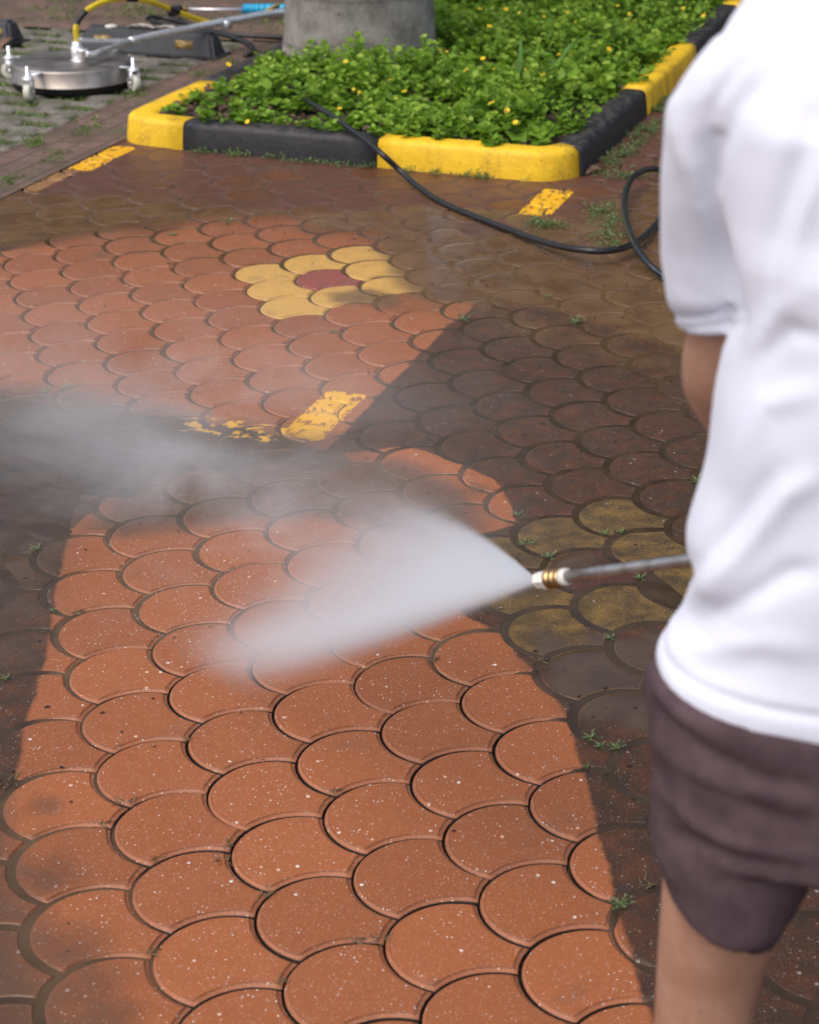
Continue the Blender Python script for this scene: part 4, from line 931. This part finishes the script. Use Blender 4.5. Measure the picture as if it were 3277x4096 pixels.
def person():
    base = loc(.40, PD, 0.)
    o = thing('person', base, 'person seen from behind in white polo shirt and brownish purple shorts, holding a lance', 'person')
    # ---- body: one continuous skinned figure
    vs, ed, rad = [], [], []
    def j(X, D, z, r, p=None):
        vs.append(tuple(loc(X, D, z)-base)); rad.append(r)
        if p is not None: ed.append((p, len(vs)-1))
        return len(vs)-1
    pel = j(XC, PD, .88, .115); sp1 = j(XC, PD, 1.02, .105, pel); sp2 = j(XC, PD-.01, 1.18, .115, sp1); ch = j(XC, PD+.0, 1.31, .10, sp2)
    nk = j(XC, PD+.03, 1.46, .052, ch); nk2 = j(XC-.005, PD+.06, 1.51, .052, nk)
    h1 = j(XC-.01, PD+.075, 1.56, .075, nk2); h2 = j(XC-.01, PD+.08, 1.62, .088, h1); h3 = j(XC-.01, PD+.075, 1.68, .070, h2)
    ja = j(XC-.015, PD+.12, 1.535, .045, nk2)
    nose = j(XC-.01, PD+.165, 1.59, .014, h2)
    for s_ in (-1, 1):
        ea = j(XC-.01+s_*.083, PD+.07, 1.595, .016, h2)
        hip = j(XC+s_*.105, PD, .80, .085, pel)
        if s_ < 0: X1, X2, X3 = .292, .277, .270
        else: X1, X2, X3 = .545, .555, .56
        th = j(X1, PD, .64, .068, hip); kn = j(X2, PD+.005, .49, .050, th); c1 = j(X2-s_*.0, PD-.012, .37, .049, kn); c2 = j(X3, PD, .20, .036, c1); an = j(X3, PD, .085, .031, c2)
        he = j(X3, PD-.045, .035, .028, an); f1_ = j(X3-.005, PD+.06, .035, .033, an); f2_ = j(X3-.008, PD+.14, .024, .028, f1_)
        for q in range(5): j(X3-.008+(q-2)*.013, PD+.165+.006*(2-abs(q-1)), .016, .008, f2_)
    # left arm reaching down and forward to the lance; right arm to the trigger grip
    s1 = j(.335, PD+.02, 1.33, .058, ch); e1 = j(.272, PD+.14, 1.055, .043, s1); e2 = j(.322, PD+.22, .970, .036, e1); w1 = j(.395, PD+.30, .895, .025, e2)
    s2 = j(.50, PD+.02, 1.33, .060, ch); e3 = j(.66, PD+.02, 1.06, .043, s2); w2 = j(.62, PD+.22, .90, .026, e3)
    G = lance_pt
    for w_, tt, sg in ((w1, .84, 1), (w2, 1.0, -1)):
        c = G(tt); cw = ((c-CAM)@E1, (c-CAM)@E2, c[2])
        pm = j(cw[0], cw[1]-.018, cw[2]+.038, .024, w_)
        for q in range(4):
            f = (q-1.5)*.019; ln = (.9, 1.05, 1., .82)[q]
            a = j(cw[0]+f, cw[1]+.012, cw[2]+.040, .0095, pm); b = j(cw[0]+f, cw[1]+.030*ln, cw[2]+.016, .0085, a); c_ = j(cw[0]+f, cw[1]+.026, cw[2]-.010, .0078, b); j(cw[0]+f, cw[1]+.006, cw[2]-.020*ln, .007, c_)
        a = j(cw[0]-sg*.030, cw[1]-.024, cw[2]+.018, .011, pm); b = j(cw[0]-sg*.034, cw[1]-.012, cw[2]-.006, .0095, a); j(cw[0]-sg*.022, cw[1]+.004, cw[2]-.018, .008, b)
    me = bpy.data.meshes.new('body'); me.from_pydata(vs, ed, []); me.update()
    b = bpy.data.objects.new('body', me); COL.objects.link(b)
    md = b.modifiers.new('skin', 'SKIN'); md.use_smooth_shade = True
    for k, sv in enumerate(me.skin_vertices[0].data): sv.radius = (rad[k], rad[k]); sv.use_root = (k == 0)
    ms = b.modifiers.new('sub', 'SUBSURF'); ms.levels = 2; ms.render_levels = 2
    bpy.context.view_layer.update(); dg = bpy.context.evaluated_depsgraph_get(); new = bpy.data.meshes.new_from_object(b.evaluated_get(dg))
    bpy.data.objects.remove(b); bpy.data.meshes.remove(me); new.name = 'body'; new.materials.clear()
    m = Mat('skin', .55); n = m.noise(22, 5); f = m.noise(160, 4)
    c = m.mix(n.ss(.3, .7), (.36, .185, .120), (.46, .255, .175)); c = m.mix(f.ss(.5, .75)*.25, c, (.22, .10, .065)); m.set('Base Color', c)
    m.b.inputs['Subsurface Weight'].default_value = .12; m.b.inputs['Subsurface Radius'].default_value = (.02, .008, .004); m.bump(f, .3, .001)
    new.materials.append(m.m); new.polygons.foreach_set('use_smooth', np.ones(len(new.polygons), bool))
    body = bpy.data.objects.new('body', new); COL.objects.link(body); body.parent = o
    # ---- hair
    hv, hf = loft([(XC-.01, PD+.055, 1.535, .060, .045), (XC-.01, PD+.050, 1.58, .088, .075), (XC-.01, PD+.060, 1.64, .100, .105), (XC-.01, PD+.07, 1.70, .090, .095), (XC-.01, PD+.075, 1.745, .05, .055)], 28)
    remesh('hair', [(hv, hf)], simple('black_hair', (.012, .010, .009), .6, bump=.002), o, .008, 4)
    # ---- shirt
    tab = [(2700, 2626), (2640, 2632), (2580, 2660), (2520, 2712), (2440, 2756), (2340, 2778), (2240, 2760), (2150, 2762), (2020, 2788), (1850, 2826), (1680, 2862), (1500, 2895), (1340, 2918), (1150, 2905), (1000, 2890), (850, 2880), (650, 2860), (470, 2855)]
    rings = []
    for y, x in tab:
        X, z = XZ(x, y); dz = .125
        if z > 1.22: dz = .115
        rings.append((XC+(X-XC)*.5+(.5*(XC-X)), PD, z, XC-X, dz))
    rings = [(XC, PD, r_[2], r_[3], r_[4]) for r_ in rings]
    rings += [(XC, PD+.005, 1.325, .190, .110), (XC, PD+.01, 1.355, .186, .102), (XC, PD+.015, 1.38, .176, .092), (XC, PD+.02, 1.405, .158, .082), (XC, PD+.025, 1.43, .125, .072), (XC, PD+.03, 1.455, .090, .065), (XC, PD+.035, 1.48, .064, .060), (XC, PD+.035, 1.505, .060, .058)]
    rings.sort(key=lambda r_: r_[2])
    tor = loft(rings, 48, 2.3)
    def sleeve(sg):
        pts = [(760, .004), (0, 0)]
        if sg < 0:
            c = []
            for y, x, w_, D in [(1338, 2703, .070, PD+.110), (1290, 2700, .071, PD+.107), (1250, 2684, .073, PD+.103), (1235, 2668, .078, PD+.100), (1050, 2650, .081, PD+.085), (850, 2640, .084, PD+.06), (700, 2640, .082, PD+.045), (560, 2658, .079, PD+.03), (430, 2685, .076, PD+.02), (330, 2728, .070, PD+.015), (240, 2790, .060, PD+.01), (150, 2866, .050, PD+.01)]:
                X, z = XZ(x, y, D); c.append((X+w_, D, z, w_, w_*.92, -.30, -.05))
            return loft(c, 32)
        return tube([tuple(loc(.52, PD+.01, 1.35)), tuple(loc(.60, PD+.01, 1.27)), tuple(loc(.635, PD+.015, 1.18)), tuple(loc(.65, PD+.02, 1.08))], [.055, .072, .075, .078], 24)
    sh = loft([(.34, PD+.01, 1.25, .10, .07), (.345, PD+.01, 1.31, .085, .07), (.36, PD+.02, 1.37, .06, .05)], 24)
    collar = loft([(XC, PD+.035, 1.46, .080, .074, -.3), (XC, PD+.035, 1.485, .084, .078, -.3), (XC, PD+.035, 1.505, .070, .065, -.3)], 32)
    def fold(co):
        u, v = cam_uv(co); D = (co-CAM)@E2; near = D < PD+.09
        h = np.zeros(len(co))
        for pts, wd, amp in [
            ([(2860, 560), (2835, 800), (2880, 1010), (2930, 1280), (2925, 1340)], 34, -.016),       # armpit crease
            ([(2960, 250), (2850, 420), (2818, 600), (2830, 760)], 34, -.006), ([(3080, 300), (2960, 430), (2880, 600)], 40, -.005),
            ([(2740, 620), (2800, 820), (2870, 960)], 40, .004), ([(2665, 330), (2700, 520), (2760, 700)], 40, .005),
            ([(3260, 480), (3180, 700), (3100, 1000), (3040, 1300)], 55, -.008), ([(3277, 700), (3190, 900), (3130, 1150)], 50, .006),
            ([(3000, 1420), (3100, 1250), (3200, 1180)], 50, .004),
            ([(2930, 1900), (3060, 1620), (3277, 1560)], 55, .006), ([(3277, 1350), (3150, 1330), (3040, 1440)], 45, -.006),
            ([(2800, 2380), (2950, 2230), (3150, 1980), (3277, 1900)], 55, .009), ([(2780, 2280), (2930, 2110), (3100, 1880)], 45, -.010),
            ([(2770, 2480), (2950, 2420), (3150, 2300), (3277, 2280)], 50, -.008), ([(2700, 2600), (2850, 2600), (3050, 2560), (3277, 2600)], 60, .007),
            ([(2690, 960), (2720, 1120), (2800, 1200)], 30, -.0015)]:
            h += ridge(u, v, pts, wd, amp)*near
        h *= .68
        # stitched hem bands at sleeve and bottom
        h += ridge(u, v, [(2640, 1262), (2800, 1268), (2940, 1246)], 12, -.004)+ridge(u, v, [(2670, 1312), (2940, 1300)], 12, -.003)
        z = co[:, 2]; X = (co-CAM)@E1
        h += -.003*np.exp(-((z-.858-.0*X)/.004)**2)*(X > .2)*near
        h += .0035*np.sin(z*40+X*25+2*np.sin(X*30))*sm(z, .84, .95)*(1-sm(z, 1.15, 1.3))*near*.6
        return h
    m = Mat('white_jersey', .85); n = m.noise(900, 2); c = m.mix(m.noise(6, 3).ss(.3, .7), (.73, .75, .87), (.77, .79, .90)); m.set('Base Color', c); m.bump(n, .12, .0006)
    m.b.inputs['Sheen Weight'].default_value = .1
    remesh('shirt', [tor, sleeve(-1), sleeve(1), sh, collar], m.m, o, .0042, 6, fold)
    # ---- shorts
    tab = [(2708, 2590), (2760, 2578), (2850, 2584), (3000, 2606), (3130, 2614), (3250, 2612)]
    rings = [(XC, PD, .905, .165, .10), (XC, PD, .875, .18, .11)]
    for y, x in tab:
        X, z = XZ(x, y); rings.append((XC, PD, z, XC-X, .125))
    pelv = loft(rings, 48, 2.3)
    def legr(tab, sg):
        out = []
        for y, xl, xr in tab:
            Xl, z = XZ(xl, y); Xr, _ = XZ(xr, y); Xc = (Xl+Xr)/2
            if sg > 0: Xc = 2*XC+.015-Xc
            out.append((Xc, PD, z, (Xr-Xl)/2, .092, 0., -.32*sg*-1*sm(np.array(y), 3250, 3560)))
        return loft(out, 40, 2.2)
    lt = [(3100, 2612, 3380), (3250, 2606, 3320), (3360, 2598, 3260), (3420, 2600, 3220), (3470, 2618, 3180), (3540, 2640, 3130), (3575, 2655, 3110)]
    def foldS(co):
        u, v = cam_uv(co); h = np.zeros(len(co)); near = ((co-CAM)@E2) < PD+.03
        for pts, wd, amp in [([(2620, 2830), (2800, 3000), (3050, 3120), (3277, 3160)], 36, -.008), ([(2600, 2960), (2760, 3080), (2950, 3160), (3150, 3190)], 30, .005),
            ([(2640, 3150), (2800, 3300), (2950, 3390), (3277, 3430)], 34, .009), ([(2700, 3330), (2850, 3400), (3100, 3460)], 30, -.008), ([(3000, 3240), (3150, 3290), (3277, 3290)], 40, -.007),
            ([(2590, 2760), (2650, 2900), (2700, 3050)], 26, -.005), ([(2640, 2780), (2700, 2850), (2850, 2950)], 30, .006), ([(2860, 3430), (2870, 3600), (2890, 3740)], 14, -.003),
            ([(2640, 3300), (2700, 3420), (2780, 3560)], 22, .003)]:
            h += ridge(u, v, pts, wd, amp)*near
        h *= .62; z = co[:, 2]; h += -.002*np.exp(-((z-.603)/.003)**2)
        return h
    m = Mat('shorts_cloth', .85); c = m.mix(m.noise(30, 4).ss(.3, .7), (.072, .045, .052), (.108, .070, .079)); m.set('Base Color', c); m.bump(m.noise(700, 3), .3, .0008); m.b.inputs['Specular IOR Level'].default_value = .2
    remesh('shorts', [pelv, legr(lt, -1), legr(lt, 1)], m.m, o, .0055, 5, foldS)
    # sandals
    for s_, X3 in ((-1, .270), (1, .56)):
        v1 = loft([(X3-.005, PD+.045, .001, .045, .135), (X3-.005, PD+.045, .014, .045, .135)], 28); v2 = tube([tuple(loc(X3-.05, PD+.06, .012)), tuple(loc(X3-.04, PD+.08, .055)), tuple(loc(X3, PD+.09, .066)), tuple(loc(X3+.038, PD+.08, .055)), tuple(loc(X3+.045, PD+.06, .012))], .008, 8)
        mesh_obj('sandal', *join([v1, v2]), RUBBER, o)
# ---- lance in use
NZ = dp(2150, 2321, 1.93)
LP = [dp(2236, 2311, 1.908), dp(2400, 2288, 1.868), dp(2760, 2240, 1.79)]
LP.append(LP[2]+(LP[2]-LP[0])*.75)
def lance_pt(t):      # t=1 at the far (hand) end
    k = LP[0]+(LP[3]-LP[0])*t; return k
def lance():
    o = thing('spray_lance', NZ, 'spray lance in use, steel tube with brass coupling, blasting a fan of water', 'spray lance')
    d = LP[0]-NZ; d /= np.linalg.norm(d)
    m = Mat('dull_tube', .38, (.40, .39, .38), .85); m.set('Base Color', m.mix(m.noise(60, 4).ss(.3, .7), (.30, .27, .26), (.46, .45, .45)))
    mesh_obj('tube', *tube([LP[0]-d*.004, LP[1], LP[2], LP[3]+(LP[3]-LP[2])*.1], .0071, 16), m.m, o)
    br = simple('brass', (.52, .34, .16), .38, 1., .3, nscale=120)
    P = [(.018, .0085), (.019, .0115), (.0235, .0118), (.0245, .0095), (.0265, .0095), (.0275, .0112), (.032, .0112), (.033, .0095), (.0345, .0095), (.0355, .0105), (.040, .0105)]
    mesh_obj('coupling', *tube([NZ+d*a for a, _ in P], [r_*1.04 for _, r_ in P], 20), br, o)
    wn = simple('white_nozzle', (.75, .73, .68), .4, var=.1)
    P = [(-.001, .006), (0, .0088), (.012, .0092), (.0125, .0106), (.018, .0106)]
    mesh_obj('nozzle', *tube([NZ+d*a for a, _ in P], [r_*1.1 for _, r_ in P], 6), wn, o, smooth=False)
    P = [(.040, .0078), (.0405, .0092), (.048, .0092), (.049, .0075)]
    mesh_obj('collar', *tube([NZ+d*a for a, _ in P], [r_*1.1 for _, r_ in P], 18), wn, o)
    E_ = LP[3]; dd = (LP[3]-LP[2]); dd /= np.linalg.norm(dd)
    P = spline([E_-dd*.07, E_-dd*.02, E_+dd*.05, E_+dd*.10], 12); rad = .017+.0015*np.sin(np.arange(len(P))*1.4)
    mesh_obj('grip', *tube(P, rad, 16), simple('blue_plastic_b', (.012, .36, .62), .35), o)
    return d
LD = lance()
person()

# ================================================================== WATER SPRAY AND MIST
def vol_mat(name, build, aniso=0., step=.3, color=(.95, .97, 1.)):
    m = Mat(name); m.nt.nodes.remove(m.b)
    v = m.nt.nodes.new('ShaderNodeVolumePrincipled'); v.inputs['Color'].default_value = (*color, 1); v.inputs['Anisotropy'].default_value = aniso
    m.nt.links.new(build(m).s, v.inputs['Density']); m.nt.links.new(v.outputs[0], m.out.inputs['Volume'])
    m.m.cycles.volume_step_rate = step; return m.m
def spray():
    g1, g2 = gp(1240, 2130), gp(760, 2700)
    nrm = np.cross(g1-NZ, g2-NZ); nrm /= np.linalg.norm(nrm)
    if nrm[2] < 0: nrm = -nrm
    def onp(x, y): d = ray(x, y); return CAM+d*(((NZ-CAM)@nrm)/(d@nrm))
    ax = onp(1150, 2400)-NZ; ax /= np.linalg.norm(ax); lat = np.cross(nrm, ax)
    V = []; ss = [0, .03, .08, .15, .3, .5, .75, 1., 1.25, 1.5, 1.8]
    for q in ss:
        T = .004+.042*q; lo, hi = (-.33+.045*q)*q-.006, (.28-.06*q)*q+.006
        for l, t in ((lo, -1), (hi, -1), (hi, 1), (lo, 1)): V.append((q, l, t*T*2.0))
    n = len(ss); Fc = [(i*4+k, i*4+(k+1) % 4, i*4+4+(k+1) % 4, i*4+4+k) for i in range(n-1) for k in range(4)]+[(3, 2, 1, 0), tuple(range(n*4-4, n*4))]
    def dens(m):
        x, y, z = m.xyz(); xs = x.max(.002); ang = y/xs
        T = x*.042+.004
        g = (z/T); g = (g*g*-1.3)._m('EXPONENT')
        lo = (ang-(x*.045-.285))/(x*.050+.016); hi = ((x*-.07+.243)-ang)/(x*.012+.014)
        e = lo.ss(-.3, 1.)*hi.ss(-.5, .8)
        tau = x.ss(1.55, .20)*4.2+x.ss(.7, .0)*7.0
        edge = (ang-.17)/.06; boost = (edge*edge*-1.)._m('EXPONENT')*1.3*x.ss(.2, .8)+1.
        st = m.noise(1., 4, .6, co=m.comb(x*1.2, ang*34, z*8))._m('ADD', -.5)*1.9+1.0
        return (tau*e*g*boost*st)/(T*11.)
    o = mesh_obj('water_spray', V, Fc, vol_mat('spray_droplets', dens, .15, .12), smooth=False, loc0=(0, 0, 0))
    bm = bmesh.new(); bm.from_mesh(o.data); bmesh.ops.recalc_face_normals(bm, faces=bm.faces); bm.to_mesh(o.data); bm.free()
    M = Matrix([[ax[0], lat[0], nrm[0], NZ[0]], [ax[1], lat[1], nrm[1], NZ[1]], [ax[2], lat[2], nrm[2], NZ[2]], [0, 0, 0, 1]]); o.matrix_world = M
    tag(o, kind='stuff', label='dense white fan of high-pressure water spray leaving the nozzle')
TAU = 1.
spray()
def mist():
    a = gp(700, 1960); V, Fc = box((0, 0, 0), (3.2, 2.8, .36))
    def dens(m):
        x, y, z = m.xyz()
        n = m.noise(3.6, 5, .66, co=m.co((.6, 1, 1), .3, m.obj), dist=1.0)
        h = ((z+.18)*-1./.08)._m('EXPONENT')
        def blob(cx, cy, rx, ry, w_):
            u = (x-cx)/rx; v = (y-cy)/ry; return ((u*u+v*v)*-1.)._m('EXPONENT')*w_
        b = blob(.14, -.06, .38, .22, .95)+blob(-.30, .10, .38, .26, .42)+blob(-.15, .42, .55, .28, .60)+blob(.40, -.26, .24, .18, 1.)+blob(-.5, .65, .9, .6, .17)+blob(-.3, -.5, .6, .4, .10)
        fade = x.abs().ss(1.58, 1.2)*y.abs().ss(1.38, 1.)*z.ss(.17, .05)
        return b*h*fade*n.ss(.36, .68)*MISTD
    m = vol_mat('mist_droplets', dens, 0., .8)
    o = mesh_obj('mist', V, Fc, m, smooth=False, loc0=(0, 0, 0)); o.location = (a[0], a[1], .182)
    tag(o, kind='stuff', label='thin grey drifting mist thrown up where the spray hits the paving')
MISTD = 5.0
mist()

def splash():
    g1, g2 = gp(1330, 2050), gp(700, 2700); n = 900
    t = rng.random(n); B = g1[None]*(1-t[:, None])+g2[None]*t[:, None]
    ou = np.array([-.62, .72, 0]); r_ = rng.exponential(.10, n); B = B+ou*r_[:, None]+rng.normal(0, .05, (n, 3))*[1, 1, 0]; B[:, 2] = .004+rng.exponential(.03, n)*np.exp(-r_*3)
    m = Mat('water_drop', .25); m.b.inputs['Base Color'].default_value = (.75, .78, .84, 1); m.b.inputs['Alpha'].default_value = .3
    az = np.full(n, math.atan2(.72, -.62)-1.57)+rng.normal(0, .5, n)
    o = leaf_mesh('splash_drops', B, az, rng.uniform(0, .9, n), rng.uniform(.002, .006, n), rng.normal(0, .6, n), m.m, rng.random(n), .22, False)
    tag(o, kind='stuff', label='fine water drops splashing off the paving where the spray lands')
splash()
